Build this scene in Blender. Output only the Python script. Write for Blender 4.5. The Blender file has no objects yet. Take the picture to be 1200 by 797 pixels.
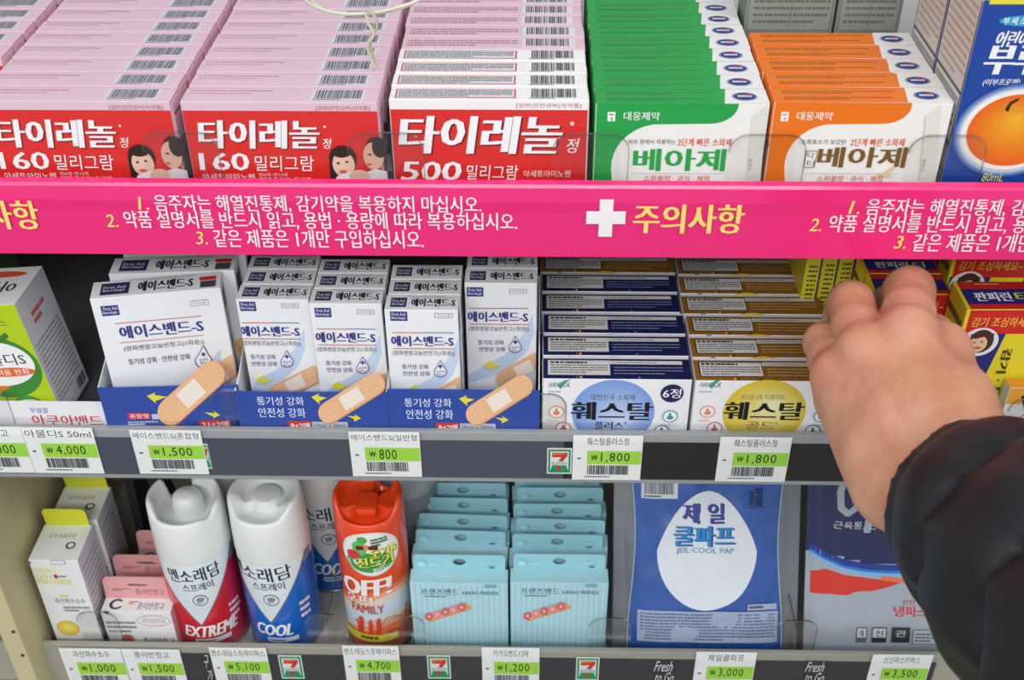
import bpy, bmesh, math, random
import numpy as np
from mathutils import Vector, Matrix
random.seed(7)
SC = bpy.context.scene
COL = SC.collection
# ------------------------------------------------------------------ camera
PITCH, YAW, ROLL, FPX = 36.6, 1.34, -0.35, 1372.0
CAMPOS = np.array((0.0, -472.0, 410.0))            # millimetres; everything below is in mm too
_p, _y, _r = [math.radians(a) for a in (PITCH, YAW, ROLL)]
FW = np.array([-math.sin(_y)*math.cos(_p), math.cos(_y)*math.cos(_p), -math.sin(_p)])
_rt = np.array([math.cos(_y), math.sin(_y), 0.]); _up = np.cross(_rt, FW)
RT = _rt*math.cos(_r)+_up*math.sin(_r); UP = -_rt*math.sin(_r)+_up*math.cos(_r)
cd = bpy.data.cameras.new('camera'); cam = bpy.data.objects.new('camera', cd); COL.objects.link(cam)
cd.sensor_width = 36; cd.lens = 36*FPX/1200; cd.clip_start = .01; cd.clip_end = 50
cam.matrix_world = Matrix(((RT[0], UP[0], -FW[0], CAMPOS[0]/1000), (RT[1], UP[1], -FW[1], CAMPOS[1]/1000), (RT[2], UP[2], -FW[2], CAMPOS[2]/1000), (0, 0, 0, 1)))
cd.dof.use_dof = True; cd.dof.focus_distance = .60; cd.dof.aperture_fstop = 16
SC.camera = cam
# ------------------------------------------------------------------ world, lamps, exposure
w = bpy.data.worlds.new('world'); SC.world = w; w.use_nodes = True
w.node_tree.nodes['Background'].inputs[0].default_value = (.92, .955, 1, 1)
w.node_tree.nodes['Background'].inputs[1].default_value = .60
def lamp(loc, target, sx, sy, power, col=(1, .99, .975)):
    l = bpy.data.lights.new('ceiling_lamp', 'AREA'); l.shape = 'RECTANGLE'; l.size = sx; l.size_y = sy; l.energy = power; l.color = col
    o = bpy.data.objects.new('ceiling_lamp', l); COL.objects.link(o); o.location = loc
    o.rotation_euler = (Vector(target)-Vector(loc)).to_track_quat('-Z', 'Y').to_euler()
    return o
lamp((-.3, -1.9, 1.5), (0, 0, 0), 2.2, .4, 31)
lamp((.9, -.75, 1.45), (0, 0, 0), .35, 1.2, 8)
lamp((-1.3, -.8, 1.3), (0, 0, 0), .35, 1.2, 4)
vs = SC.view_settings; vs.view_transform = 'Standard'; vs.look = 'None'; vs.gamma = 1; vs.use_curve_mapping = False; vs.exposure = -0.06

# ------------------------------------------------------------------ helpers
def lin(h):
    c = [int(h[i:i+2], 16)/255 for i in (0, 2, 4)]
    return tuple([x/12.92 if x <= .04045 else ((x+.055)/1.055)**2.4 for x in c])+(1,)
_M = {}
def M(h, rough=.5, spec=.4, coat=0, var=.05, bump=0, bs=300, trans=0, metal=0, sss=0):
    k = (h, rough, spec, coat, var, bump, bs, trans, metal, sss)
    if k in _M: return _M[k]
    m = bpy.data.materials.new('mat_'+h); m.use_nodes = True; nt = m.node_tree; b = nt.nodes['Principled BSDF']
    b.inputs['Roughness'].default_value = rough; b.inputs['Specular IOR Level'].default_value = spec
    b.inputs['Coat Weight'].default_value = coat; b.inputs['Coat Roughness'].default_value = .12
    b.inputs['Metallic'].default_value = metal; b.inputs['Transmission Weight'].default_value = trans
    if sss: b.inputs['Subsurface Weight'].default_value = sss; b.inputs['Subsurface Radius'].default_value = (.006, .0025, .0015); b.inputs['Subsurface Scale'].default_value = 1
    tc = nt.nodes.new('ShaderNodeTexCoord'); n = nt.nodes.new('ShaderNodeTexNoise'); n.inputs['Scale'].default_value = 60; n.inputs['Detail'].default_value = 3
    nt.links.new(tc.outputs['Object'], n.inputs['Vector'])
    mx = nt.nodes.new('ShaderNodeMix'); mx.data_type = 'RGBA'; c = lin(h)
    mx.inputs[6].default_value = tuple([x*(1-var) for x in c[:3]])+(1,); mx.inputs[7].default_value = tuple([min(1, x*(1+var)) for x in c[:3]])+(1,)
    nt.links.new(n.outputs['Fac'], mx.inputs[0]); nt.links.new(mx.outputs[2], b.inputs['Base Color'])
    if bump:
        n2 = nt.nodes.new('ShaderNodeTexNoise'); n2.inputs['Scale'].default_value = bs; n2.inputs['Detail'].default_value = 4
        nt.links.new(tc.outputs['Object'], n2.inputs['Vector']); bp = nt.nodes.new('ShaderNodeBump'); bp.inputs['Strength'].default_value = bump; bp.inputs['Distance'].default_value = .002
        nt.links.new(n2.outputs['Fac'], bp.inputs['Height']); nt.links.new(bp.outputs['Normal'], b.inputs['Normal'])
    _M[k] = m; return m
def clear_mat(name, tint=(.96, .97, .97), gloss=.12, rough=.06, edge=.35):
    m = bpy.data.materials.new(name); m.use_nodes = True; nt = m.node_tree; nt.nodes.remove(nt.nodes['Principled BSDF'])
    out = nt.nodes['Material Output']; t = nt.nodes.new('ShaderNodeBsdfTransparent'); t.inputs[0].default_value = tint+(1,)
    g = nt.nodes.new('ShaderNodeBsdfGlossy'); g.inputs['Roughness'].default_value = rough
    lw = nt.nodes.new('ShaderNodeLayerWeight'); lw.inputs[0].default_value = edge
    mr = nt.nodes.new('ShaderNodeMapRange'); mr.inputs[3].default_value = gloss*.4; mr.inputs[4].default_value = gloss*3
    nt.links.new(lw.outputs['Fresnel'], mr.inputs[0]); mx = nt.nodes.new('ShaderNodeMixShader')
    nt.links.new(mr.outputs[0], mx.inputs[0]); nt.links.new(t.outputs[0], mx.inputs[1]); nt.links.new(g.outputs[0], mx.inputs[2]); nt.links.new(mx.outputs[0], out.inputs[0])
    return m
ACRYL = clear_mat('clear_acrylic', (.985, .985, .98), .045, .08); ACEDGE = clear_mat('acrylic_edge', (.74, .76, .76), .2)
FILM = clear_mat('clear_film', (.98, .98, .98), .16, .12)
RAILC = clear_mat('rail_cover', (.975, .98, .985), .025, .12)

def tag(o, label=None, cat=None, group=None, kind=None):
    if label: o['label'] = label
    if cat: o['category'] = cat
    if group: o['group'] = group
    if kind: o['kind'] = kind
    return o
def link(name, me, parent=None, loc=None, rot=None):
    o = bpy.data.objects.new(name, me); COL.objects.link(o)
    if loc is not None: o.location = [c/1000 for c in loc]
    if rot is not None: o.rotation_euler = [math.radians(a) for a in rot]
    if parent: o.parent = parent
    return o
def lmat(o):
    return Matrix.LocRotScale(o.location, o.rotation_euler, None)
def mesh(name, verts, faces, mats, mi=None, smooth=False):
    me = bpy.data.meshes.new(name); me.from_pydata([tuple(np.array(v)/1000) for v in verts], [], faces)
    for m in mats: me.materials.append(m)
    if mi: me.polygons.foreach_set('material_index', mi)
    if smooth: me.polygons.foreach_set('use_smooth', [True]*len(me.polygons))
    me.update(); return me
def copy_tree(o, parent=None):
    c = o.copy(); COL.objects.link(c)
    if parent: c.parent = parent
    for ch in o.children: copy_tree(ch, c)
    return c
def box_mesh(name, w, d, h, mats, bev=.5, zb=0, face=None):
    """box centred in x,y, base at z=zb; mats dict-like list front,top,side"""
    bm = bmesh.new(); bmesh.ops.create_cube(bm, size=1)
    for v in bm.verts: v.co = Vector((v.co.x*w, v.co.y*d, (v.co.z+.5)*h+zb))/1000
    if bev: bmesh.ops.bevel(bm, geom=bm.edges[:], offset=bev/1000, segments=2, profile=.6, affect='EDGES')
    me = bpy.data.meshes.new(name)
    for f in bm.faces:
        n = f.normal
        f.material_index = 0 if n.y < -.7 else (1 if n.z > .7 else 2)
        if face: f.material_index = face(n, f.calc_center_median()*1000)
        f.smooth = False
    bm.to_mesh(me); bm.free()
    if len(mats) == 1: mats = mats*3
    for m in mats: me.materials.append(m)
    return me
def box_at(name, x0, x1, y0, y1, z0, z1, mats, parent=None, bev=.5, face=None):
    """box from its extents, in the parent's frame (or the world)"""
    o = link(name, box_mesh(name, x1-x0, y1-y0, z1-z0, mats, bev, face=face), parent, ((x0+x1)/2, (y0+y1)/2, z0))
    return o
def prism(name, pts, y0, y1, mat, parent=None, loc=(0, 0, 0), axis='y', bev=0, smooth=False):
    """outline extruded along an axis. pts are (a,b): (x,z) for y, (y,z) for x, (x,y) for z"""
    n = len(pts)
    def P(a, b, c): return {'y': (a, c, b), 'x': (c, a, b), 'z': (a, b, c)}[axis]
    vs_ = [P(a, b, y0) for a, b in pts]+[P(a, b, y1) for a, b in pts]
    fs = [list(range(n)), list(range(2*n-1, n-1, -1))]+[[i, i+n, (i+1) % n+n, (i+1) % n] for i in range(n)]
    me = mesh(name, vs_, fs, [mat]); bm = bmesh.new(); bm.from_mesh(me); bmesh.ops.recalc_face_normals(bm, faces=bm.faces)
    if bev: bmesh.ops.bevel(bm, geom=bm.edges[:], offset=bev/1000, segments=2, profile=.6, affect='EDGES')
    bm.to_mesh(me); bm.free()
    return link(name, me, parent, loc)
def lathe_mesh(name, prof, mat, n=64, smooth=True, a0=0, a1=2*math.pi):
    full = abs(a1-a0-2*math.pi) < 1e-6; k = n if full else n+1
    vs_ = []; fs = []
    for r, z in prof:
        for i in range(k):
            a = a0+(a1-a0)*i/n; vs_.append((r*math.cos(a), r*math.sin(a), z))
    for j in range(len(prof)-1):
        for i in range(n):
            i2 = (i+1) % k; fs.append([j*k+i, j*k+i2, (j+1)*k+i2, (j+1)*k+i])
    return mesh(name, vs_, fs, [mat], smooth=smooth)
def tube(name, pts, r, mat, parent=None, res=6):
    c = bpy.data.curves.new(name, 'CURVE'); c.dimensions = '3D'; c.bevel_depth = r/1000; c.bevel_resolution = 3; c.resolution_u = res; c.use_fill_caps = True
    s = c.splines.new('BEZIER'); s.bezier_points.add(len(pts)-1)
    for p, q in zip(s.bezier_points, pts):
        p.co = [a/1000 for a in q]; p.handle_left_type = p.handle_right_type = 'AUTO'
    c.materials.append(mat); o = bpy.data.objects.new('t', c); COL.objects.link(o); me = bpy.data.meshes.new_from_object(o.evaluated_get(bpy.context.evaluated_depsgraph_get()))
    bpy.data.objects.remove(o); me.name = name; me.polygons.foreach_set('use_smooth', [True]*len(me.polygons)); return link(name, me, parent)
# --- lettering: glyph outlines filled into flat meshes, normalised to their own box
_G = {}
def glyphs(s, bold=0., sp=1.):
    k = (s, bold, sp)
    if k in _G: return _G[k]
    c = bpy.data.curves.new('t', 'FONT'); c.body = s; c.offset = bold; c.resolution_u = 2; c.space_character = sp
    o = bpy.data.objects.new('t', c); COL.objects.link(o); dg = bpy.context.evaluated_depsgraph_get()
    me = bpy.data.meshes.new_from_object(o.evaluated_get(dg))
    v = np.array([x.co[:2] for x in me.vertices]) if len(me.vertices) else np.zeros((1, 2)); f = [list(p.vertices) for p in me.polygons]
    bpy.data.objects.remove(o); bpy.data.curves.remove(c); bpy.data.meshes.remove(me)
    lo, hi = v.min(0), v.max(0); v = (v-lo)/np.maximum(hi-lo, 1e-6)
    _G[k] = (v, f); return _G[k]
def sliced(t, bold, sp, n):
    """the same lettering cut into narrow vertical slices so that it can bend round a can"""
    k = (t, bold, sp, n)
    if k in _G: return _G[k]
    v, f = glyphs(t, bold, sp); bm = bmesh.new(); bv = [bm.verts.new((x, y, 0)) for x, y in v]
    for q in f:
        try: bm.faces.new([bv[i] for i in q])
        except ValueError: pass
    for i in range(1, n): bmesh.ops.bisect_plane(bm, geom=bm.verts[:]+bm.edges[:]+bm.faces[:], plane_co=(i/n, 0, 0), plane_no=(1, 0, 0))
    bm.verts.index_update(); _G[k] = (np.array([x.co[:2] for x in bm.verts]), [[x.index for x in q.verts] for q in bm.faces]); bm.free(); return _G[k]
class Print:
    """flat artwork printed on one face of a thing. In 'px' units positions are read off the photograph and cast onto that face once."""
    def __init__(s, root, kind, c, unit='px', R=None, lay=.035):
        s.root = root; s.k = kind; s.c = c; s.unit = unit; s.R = R; s.dx = 0; s.curved = kind == 'cyl'; s.lay = lay; s.n = 0; s.V = []; s.F = []; s.MI = []; s.mats = []
        if unit == 'px':
            Mi = lmat(root).inverted(); o = Mi @ Vector(CAMPOS/1000); s.o = np.array(o)*1000; s.Rm = np.array(Mi.to_3x3())
    def ab(s, u, v):
        if s.unit == 'mm': return (u, v)
        d = s.Rm @ (FW+RT*(u-600)/FPX-UP*(v-398.5)/FPX); o = s.o
        if s.k == 'cyl':
            a = d[0]**2+d[1]**2; b = o[0]*d[0]+o[1]*d[1]; c = o[0]**2+o[1]**2-s.R**2; D = max(b*b-a*c, 0); t = (-b-math.sqrt(D))/a
            p = o+d*t; return (s.R*math.atan2(p[0], -p[1]), p[2])
        i = {'front': 1, 'top': 2, 'left': 0, 'right': 0}[s.k]; t = (s.c-o[i])/d[i]; p = o+d*t
        return {'front': (p[0], p[2]), 'top': (p[0], p[1]), 'left': (-p[1], p[2]), 'right': (p[1], p[2])}[s.k]
    def P(s, a, b):
        e = (s.n+1)*s.lay
        if s.k == 'cyl': th = a/s.R; r = s.R+e; return (r*math.sin(th), -r*math.cos(th), b)
        return {'front': (a, s.c-e, b), 'top': (a, b, s.c+e), 'left': (s.c-e, -a, b), 'right': (s.c+e, a, b)}[s.k]
    def _rot(s, q, d):
        a = d/s.R; c, n_ = math.cos(a), math.sin(a); return (q[0]*c-q[1]*n_, q[0]*n_+q[1]*c, q[2])
    def mi(s, m):
        if isinstance(m, str): m = M(m)
        if m not in s.mats: s.mats.append(m)
        return s.mats.index(m)
    def add(s, vs_, fs, m, up=True):
        b = len(s.V); s.V += [s.P(*v) for v in vs_]; s.F += [[i+b for i in f] for f in fs]; s.MI += [s.mi(m)]*len(fs)
        if up: s.n += 1
    def bb(s, x0, y0, x1, y1):
        if s.unit == 'mm': return x0, y0, x1, y1
        a0 = s.ab(x0, (y0+y1)/2)[0]; a1 = s.ab(x1, (y0+y1)/2)[0]; bt = s.ab((x0+x1)/2, y0)[1]; bb_ = s.ab((x0+x1)/2, y1)[1]
        return a0, bb_, a1, bt                     # a0,b0,a1,b1 (b1 = top)
    def rect(s, x0, y0, x1, y1, m, up=True):
        a0, b0, a1, b1 = s.bb(x0, y0, x1, y1); n = 12 if s.curved else 1; m_ = 6 if s.curved and s.k != 'cyl' else 1
        vs_ = [(a0+(a1-a0)*i/n, b0+(b1-b0)*j/m_) for i in range(n+1) for j in range(m_+1)]; K = m_+1
        fs = [[i*K+j, (i+1)*K+j, (i+1)*K+j+1, i*K+j+1] for i in range(n) for j in range(m_)]
        s.add(vs_, fs, m, up)
    def poly(s, pts, m, ref=None):
        p = [s.ab(*q) for q in pts]; s.add(p, [list(range(len(p)))], m)
    def ell(s, x0, y0, x1, y1, m, m2=None, rings=None, n=36, rot=0, a0=0, a1=360, off=(0, 0), fr0=0.):
        A0, B0, A1, B1 = s.bb(x0, y0, x1, y1); cx, cy, rx, ry = (A0+A1)/2, (B0+B1)/2, (A1-A0)/2, (B1-B0)/2
        K = rings or (4 if s.k == 'cyl' else 1); ca, sa = math.cos(math.radians(rot)), math.sin(math.radians(rot))
        for k in range(K):
            r0, r1 = fr0+(1-fr0)*k/K, fr0+(1-fr0)*(k+1)/K; vs_ = []
            for i in range(n+1):
                t = math.radians(a0+(a1-a0)*i/n)
                for r in (r0, r1):
                    x, y = rx*r*math.cos(t), ry*r*math.sin(t); o = (1-r)
                    vs_.append((cx+x*ca-y*sa+off[0]*o*rx, cy+x*sa+y*ca+off[1]*o*ry))
            fs = [[2*i, 2*i+1, 2*i+3, 2*i+2] for i in range(n)]
            mm = m
            if m2:
                f = k/max(K-1, 1); A = [int(m[j:j+2], 16) for j in (0, 2, 4)]; B = [int(m2[j:j+2], 16) for j in (0, 2, 4)]
                mm = ''.join('%02X' % int(p+(q-p)*f) for p, q in zip(A, B))
            s.add(vs_, fs, mm, up=False)
        s.n += 1
    def text(s, t, x0, y0, x1, y1, m, bold=0.02, shear=0., rot=0, shadow=None, sp=1., _in=False):
        if shadow: s.text(t, x0+shadow[1], y0+shadow[2], x1+shadow[1], y1+shadow[2], shadow[0], bold, shear, rot, None, sp)
        if bold > .015 and not _in:
            B_ = s.bb(x0, y0, x1, y1); d_ = abs(B_[3]-B_[1])*bold*.8
            for k, sg in enumerate((-1, 0, 1) if bold > .03 else (-.7, .7)):
                s.dx = sg*d_; s.text(t, x0, y0, x1, y1, m, 0, shear, rot, None, sp, True); s.n -= .62
            s.dx = 0; s.n += 1; return
        v, f = glyphs(t, 0, sp); a0, b0, a1, b1 = s.bb(x0, y0, x1, y1); w_, h_ = a1-a0, b1-b0
        if s.curved: v, f = sliced(t, 0, sp, max(1, int(abs(w_)/2.2)))
        sh = shear*abs(h_)
        if rot in (90, -90):
            vs_ = [(a0+(1-y if rot == 90 else y)*w_, b0+(x if rot == 90 else 1-x)*h_) for x, y in v]
        elif rot == 180:
            vs_ = [(a1-x*w_, b1-y*h_) for x, y in v]
        else: vs_ = [(a0+x*(w_-sh)+y*sh, b0+y*h_) for x, y in v]
        if rot and rot not in (90, -90, 180):
            r = math.radians(rot); cx, cy = (a0+a1)/2, (b0+b1)/2
            vs_ = [(cx+(x-cx)*math.cos(r)-(y-cy)*math.sin(r), cy+(x-cx)*math.sin(r)+(y-cy)*math.cos(r)) for x, y in vs_]
        if s.dx: vs_ = [(x+s.dx, y) for x, y in vs_] if rot not in (90, -90) else [(x, y+s.dx) for x, y in vs_]
        s.add(vs_, f, m)
    def bars(s, x0, y0, x1, y1, m='16161A', n=26, seed=3, vertical=True):
        a0, b0, a1, b1 = s.bb(x0, y0, x1, y1); rg = random.Random(seed); vs_ = []; fs = []; x = 0; tot = 0; L = []
        for i in range(n): bw, g = rg.choice((1, 1, 2, 3)), rg.choice((1, 1, 2)); L.append((tot, tot+bw)); tot += bw+g
        for p, q in L:
            if vertical: p, q = a0+(a1-a0)*p/tot, a0+(a1-a0)*q/tot; k = len(vs_); vs_ += [(p, b0), (q, b0), (q, b1), (p, b1)]
            else: p, q = b0+(b1-b0)*p/tot, b0+(b1-b0)*q/tot; k = len(vs_); vs_ += [(a0, p), (a1, p), (a1, q), (a0, q)]
            fs.append([k, k+1, k+2, k+3])
        s.add(vs_, fs, m)
    def small(s, x0, y0, x1, y1, rows, m, seed=1, fill=.6, wd=2.0):
        """lines of print too fine to read: rows of short strokes"""
        a0, b0, a1, b1 = s.bb(x0, y0, x1, y1); rg = random.Random(seed); vs_ = []; fs = []; rh = (b1-b0)/rows
        for r in range(rows):
            x = a0; yb = b0+r*rh+rh*(1-fill)/2; yt = yb+rh*fill; end = a1 if r else a0+(a1-a0)*rg.uniform(.5, 1)
            sg = 1 if a1 > a0 else -1
            while (end-x)*sg > wd*.3:
                l = rg.uniform(.35, 1)*wd; xe = x+sg*min(l, abs(end-x))
                k = len(vs_); vs_ += [(x, yb), (xe, yb), (xe, yt), (x, yt)]; fs.append([k, k+1, k+2, k+3]); x = xe+sg*rg.choice((.15, .2, .45))*wd*.6
        s.add(vs_, fs, m)
    def done(s, name='printed_design', label=None):
        o = link(name, mesh(name, s.V, s.F, s.mats, s.MI), s.root)
        if label: o['label'] = label
        return o
ORD = ['front', 'second', 'third', 'fourth', 'fifth', 'sixth', 'seventh', 'eighth', 'ninth', 'tenth', 'eleventh', 'twelfth']
def wpx(u, v, **k):
    d = FW+RT*(u-600)/FPX-UP*(v-398.5)/FPX; i = {'x': 0, 'y': 1, 'z': 2}[list(k)[0]]; val = list(k.values())[0]
    return CAMPOS+d*((val-CAMPOS[i])/d[i])

# ------------------------------------------------------------------ setting: shop floor and wall far behind
fl = box_at('floor', -2500, 2500, -2500, 1500, -1220, -1200, [M('8C8880', .35, var=.1)], bev=0); tag(fl, kind='structure')
wb = box_at('wall_back', -2500, 2500, 420, 440, -1200, 1500, [M('B9B9B4', .8)], bev=0); tag(wb, kind='structure')

# ------------------------------------------------------------------ shelving
ZT, ZM, ZB = 139.0, -8.0, -203.0                  # shelf surfaces
unit = link('shelving_unit', None, None, (40, 150, -1200)); tag(unit, 'cream and grey metal shop shelving holding the medicine boxes', 'shelf')
METAL, CREAM, SHEEN_GREY, BLK = M('A9ABAC', .45), M('D9D2AE', .55, bump=.05, bs=40), M('4C5160', .35, .5), M('101012', .45, .4)
def up(x0, x1, y0, y1, z0, z1, mat, name, par=None, bev=.6):
    o = box_at(name, x0-40, x1-40, y0-150, y1-150, z0+1200, z1+1200, [mat], unit if par is None else None, bev=bev)
    if par is not None:
        o.parent = par; o.location = o.location-par.location
    return o
X0, X1 = -460.0, 540.0
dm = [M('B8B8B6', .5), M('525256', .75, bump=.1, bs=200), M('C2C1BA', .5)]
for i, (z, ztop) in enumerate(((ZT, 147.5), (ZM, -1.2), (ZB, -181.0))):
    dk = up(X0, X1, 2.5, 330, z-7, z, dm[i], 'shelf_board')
    up(X0, X1, -1.2, 2.2, ztop-36, ztop, METAL if i < 2 else M('A9A698', .5), 'price_rail', dk)
up(X0, X1, 332, 338, -1190, 420, M('8E8F90', .6), 'back_panel')
up(X0, X1, 2.5, 330, -1200, -1120, CREAM, 'base_plinth')
up(-321, -309, -17, 325, -420, -37.5, M('C9C096', .55, bump=.05, bs=40), 'divider_panel', bev=1.2)
for xx in (X0-26, X1): up(xx, xx+25, -20, 330, -1200, 420, CREAM, 'upright_panel')
# screw holes and scuffs on the cream panel's front edge
for zz in (-150, -172): up(-312.5, -311, -18.0, -16.8, zz, zz+1.5, M('4A4030', .8), 'screw_hole', bev=0)
# insert strips and clear covers of the two price rails
up(X0, 16, -2.0, -1.25, -33.5, -7.0, SHEEN_GREY, 'sheen_tinted_insert', bev=0); up(16.3, X1, -2.0, -1.25, -33.5, -7.0, BLK, 'black_insert', bev=0)  # left insert's blue-grey is the clear cover's reflection, painted into its colour
up(-294, 252, -2.0, -1.25, -216, -187.5, M('35353A', .4, .5), 'charcoal_insert', bev=0)

# ------------------------------------------------------------------ pink notice strip on the top rail
PK = M('F2287C', .28, .5, coat=.45, var=.03, bump=.3, bs=26)
prof = [(-2.1, 110.3), (-1.4, 110.3), (-1.4, 147.8), (1.5, 148.9), (1.5, 149.5), (-1.3, 148.6), (-2.1, 147.2), (-2.5, 140), (-2.1, 134)]
strip = prism('notice_strip', [(a-(-1.8), b-129) for a, b in prof], X0+5, X1-5, PK, None, (0, -1.8, 129), axis='x')
tag(strip, 'long bright pink caution strip with white lettering along the top shelf edge', 'notice')
p = Print(strip, 'front', -2.1+1.8-.5); per = wpx(1015, 238, y=-2.1)[0]-wpx(180, 238, y=-2.1)[0]
YEL, WH = M('F7E27A', .4), M('F7F3F5', .4)
g0 = len(p.V)
p.text('1.', 161, 231, 176, 246, YEL, .02, .15); p.text('음주자는 해열진통제, 감기약을 복용하지 마십시오.', 181, 229, 564, 249, WH, .022)
p.text('2.', 124, 251, 140, 266, YEL, .02, .15); p.text('약품 설명서를 반드시 읽고, 용법 · 용량에 따라 복용하십시오.', 146, 248, 606, 269, WH, .022)
p.text('3.', 229, 271, 245, 286, YEL, .02, .15); p.text('같은 제품은 1개만 구입하십시오.', 251, 269, 496, 290, WH, .022)
p.rect(702, 233, 718, 277, WH); p.rect(687, 247, 733, 262, WH); p.text('주의사항', 743, 239, 871, 273, YEL, .035)
V0, F0, MI0 = list(p.V), [list(f) for f in p.F], list(p.MI)
i1 = [i for i, v in enumerate(V0) if v[0] > wpx(740, 255, y=-2.1)[0]-strip.location[0]*1000]; s1 = set(i1)
for f, m_ in zip(F0, MI0):                          # heading repeats to the left, sentences repeat to the right
    head = all(i in s1 for i in f)
    b = len(p.V); dx = -per if head else (per if all(V0[i][0] < 0+5 for i in f) else None)
    if dx is None: continue
    q = [(V0[i][0]+dx, V0[i][1], V0[i][2]) for i in f]
    if min(a[0] for a in q) < X0+8 or max(a[0] for a in q) > X1-8: continue
    p.V += q; p.F.append(list(range(b, b+len(q)))); p.MI.append(m_)
p.done('printed_lettering')

# ------------------------------------------------------------------ price tags, shop stickers, script marks
def price_tag(u0, v0, u1, v1, title, price, label, cr=(.50, .10), big=False, tilt=0, paper='F4F6F3', y=-2.6, full=True):
    a = wpx(u0, (v0+v1)/2, y=y); b = wpx(u1, (v0+v1)/2, y=y); t = wpx((u0+u1)/2, v0, y=y); bo = wpx((u0+u1)/2, v1, y=y)
    x0, x1, z0, z1 = a[0], b[0], bo[2], t[2]; W, H = x1-x0, z1-z0
    o = link('price_tag', box_mesh('price_tag', W, .35, H, [M(paper, .4, .5, coat=.2)], 0), None, ((x0+x1)/2, y-.2, z0), (0, tilt, 0))
    tag(o, label, 'price tag', 'price tags in the shelf rails')
    q = Print(o, 'front', -.18, 'mm'); B = lambda fx0, fy0, fx1, fy1: (-W/2+fx0*W, fy0*H, -W/2+fx1*W, fy1*H)
    q.text(title, *B(.2 if len(title) < 9 else .03, .79, .8 if len(title) < 9 else .96, .95), '26262A', .012)
    q.rect(*B(.21, .36, .99, .66), 'A5DF4A'); q.text('₩', *B(.27, .45, .36, .58), '1E2418', .004); q.text(price, *B(.41, .40, .41+.083*len(price), .62), '1E2418', .006, sp=1.12)
    q.small(*B(.07, .46, .17, .52), 1, '555555', wd=1.2); q.bars(*B(.22, .13, .82, .34), '3A3A3E', 30, int(price.replace(',', '')))
    q.small(*B(.18, .06, .84, .10), 1, '707074', wd=1.0)
    q.done('printed_design'); return o
for a in [(-50, 500, 33, 553, '종이반창고', '2,000', 'white price tag cut by the left frame edge'),
          (33, 501, 115, 554, '아물디S 50ml', '4,000', 'white price tag under the white tray at the far left, reading 4,000'),
          (158, 504, 240, 555, '에이스밴드S(혼합형', '1,500', 'white price tag under the wide bandage box tray, reading 1,500'),
          (411, 506, 493, 558, '에이스밴드S(일반형', '800', 'white price tag under the narrow bandage boxes, reading 800'),
          (671, 510, 752, 562, '훼스탈플러스정', '1,800', 'white price tag under the navy boxes, right of a green sticker'),
          (841, 512, 924, 564, '훼스탈플러스정', '1,800', 'white price tag under the gold boxes, beside the reaching hand'),
          (77, 760, 148, 806, '과산화수소수', '1,000', 'white price tag at the left end of the bottom rail'),
          (149, 761, 216, 806, '종이반창고', '1,500', 'white price tag under the pink-tabbed tape boxes on the bottom rail'),
          (250, 759, 316, 804, '멘소래담스프레이파스', '5,100', 'white price tag reading 5,100 under the red and blue spray cans'),
          (404, 757, 469, 803, '멘소래담스프레이파스', '4,700', 'white price tag reading 4,700 under the orange spray can'),
          (565, 759, 632, 806, '카카오밴드12매', '1,200', 'white price tag reading 1,200 under the light blue hanging boxes'),
          (813, 764, 883, 812, '제일쿨파프', '3,000', 'white price tag reading 3,000 under the blue cooling patch pouch'),
          (1017, 767, 1087, 812, '신신파스아렉스', '3,500', 'white price tag reading 3,500 under the navy pouch near the sleeve')]:
    price_tag(*a)
def shop_sticker(u0, v0, u1, v1, label):
    y = -2.3; a = wpx(u0, (v0+v1)/2, y=y); b = wpx(u1, (v0+v1)/2, y=y); t = wpx((u0+u1)/2, v0, y=y); bo = wpx((u0+u1)/2, v1, y=y)
    W, H = b[0]-a[0], t[2]-bo[2]
    o = link('shop_sticker', box_mesh('shop_sticker', W, .2, H, [M('F2F4F0', .35)], 0), None, ((a[0]+b[0])/2, y-.1, bo[2])); tag(o, label, 'sticker', 'green framed stickers on the rails')
    q = Print(o, 'front', -.1, 'mm'); B = lambda fx0, fy0, fx1, fy1: (-W/2+fx0*W, fy0*H, -W/2+fx1*W, fy1*H)
    GR = '0D9A63'; q.rect(*B(.05, .05, .95, .95), GR); q.rect(*B(.13, .12, .87, .88), 'F2F4F0')
    q.add([(-W/2+x*W, z*H) for x, z in ((.13, .12), (.87, .12), (.76, .40), (.24, .40))], [[0, 1, 2, 3]], GR)
    pts = lambda L: [(-W/2+x*W, z*H) for x, z in L]
    q.add(pts(((.2, .88), (.82, .88), (.82, .66), (.2, .66))), [[0, 3, 2, 1]], 'F2F4F0')
    q.add(pts(((.2, .84), (.2, .68), (.82, .68), (.82, .84))), [[0, 1, 2, 3]], 'E8842A')
    q.add(pts(((.2, .74), (.2, .66), (.60, .66), (.82, .70), (.82, .84), (.62, .76))), [[0, 1, 2, 3, 4, 5]], 'DE2B26')
    q.add(pts(((.60, .70), (.82, .72), (.58, .42), (.40, .42))), [[0, 3, 2, 1]], 'DE2B26'); q.add(pts(((.41, .36), (.56, .36), (.54, .14), (.42, .14))), [[0, 3, 2, 1]], 'DE2B26')
    q.rect(*B(.16, .35, .84, .50), 'F2F4F0'); q.text('ELEVEN', *B(.2, .37, .8, .48), GR, .03); q.done('printed_design')
for a in [(236, 520, 246, 549, 'green edge of a sticker showing behind the 1,500 tag on the middle rail'), (641, 525, 670, 555, 'green framed seven sticker on the black middle rail'),
          (328, 768, 355, 795, 'green framed seven sticker on the bottom rail below the spray cans'), (501, 768, 528, 795, 'green framed seven sticker below the light blue boxes, left one'),
          (675, 770, 702, 797, 'green framed seven sticker left of the cooling pouch on the bottom rail')]: shop_sticker(*a)
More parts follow.
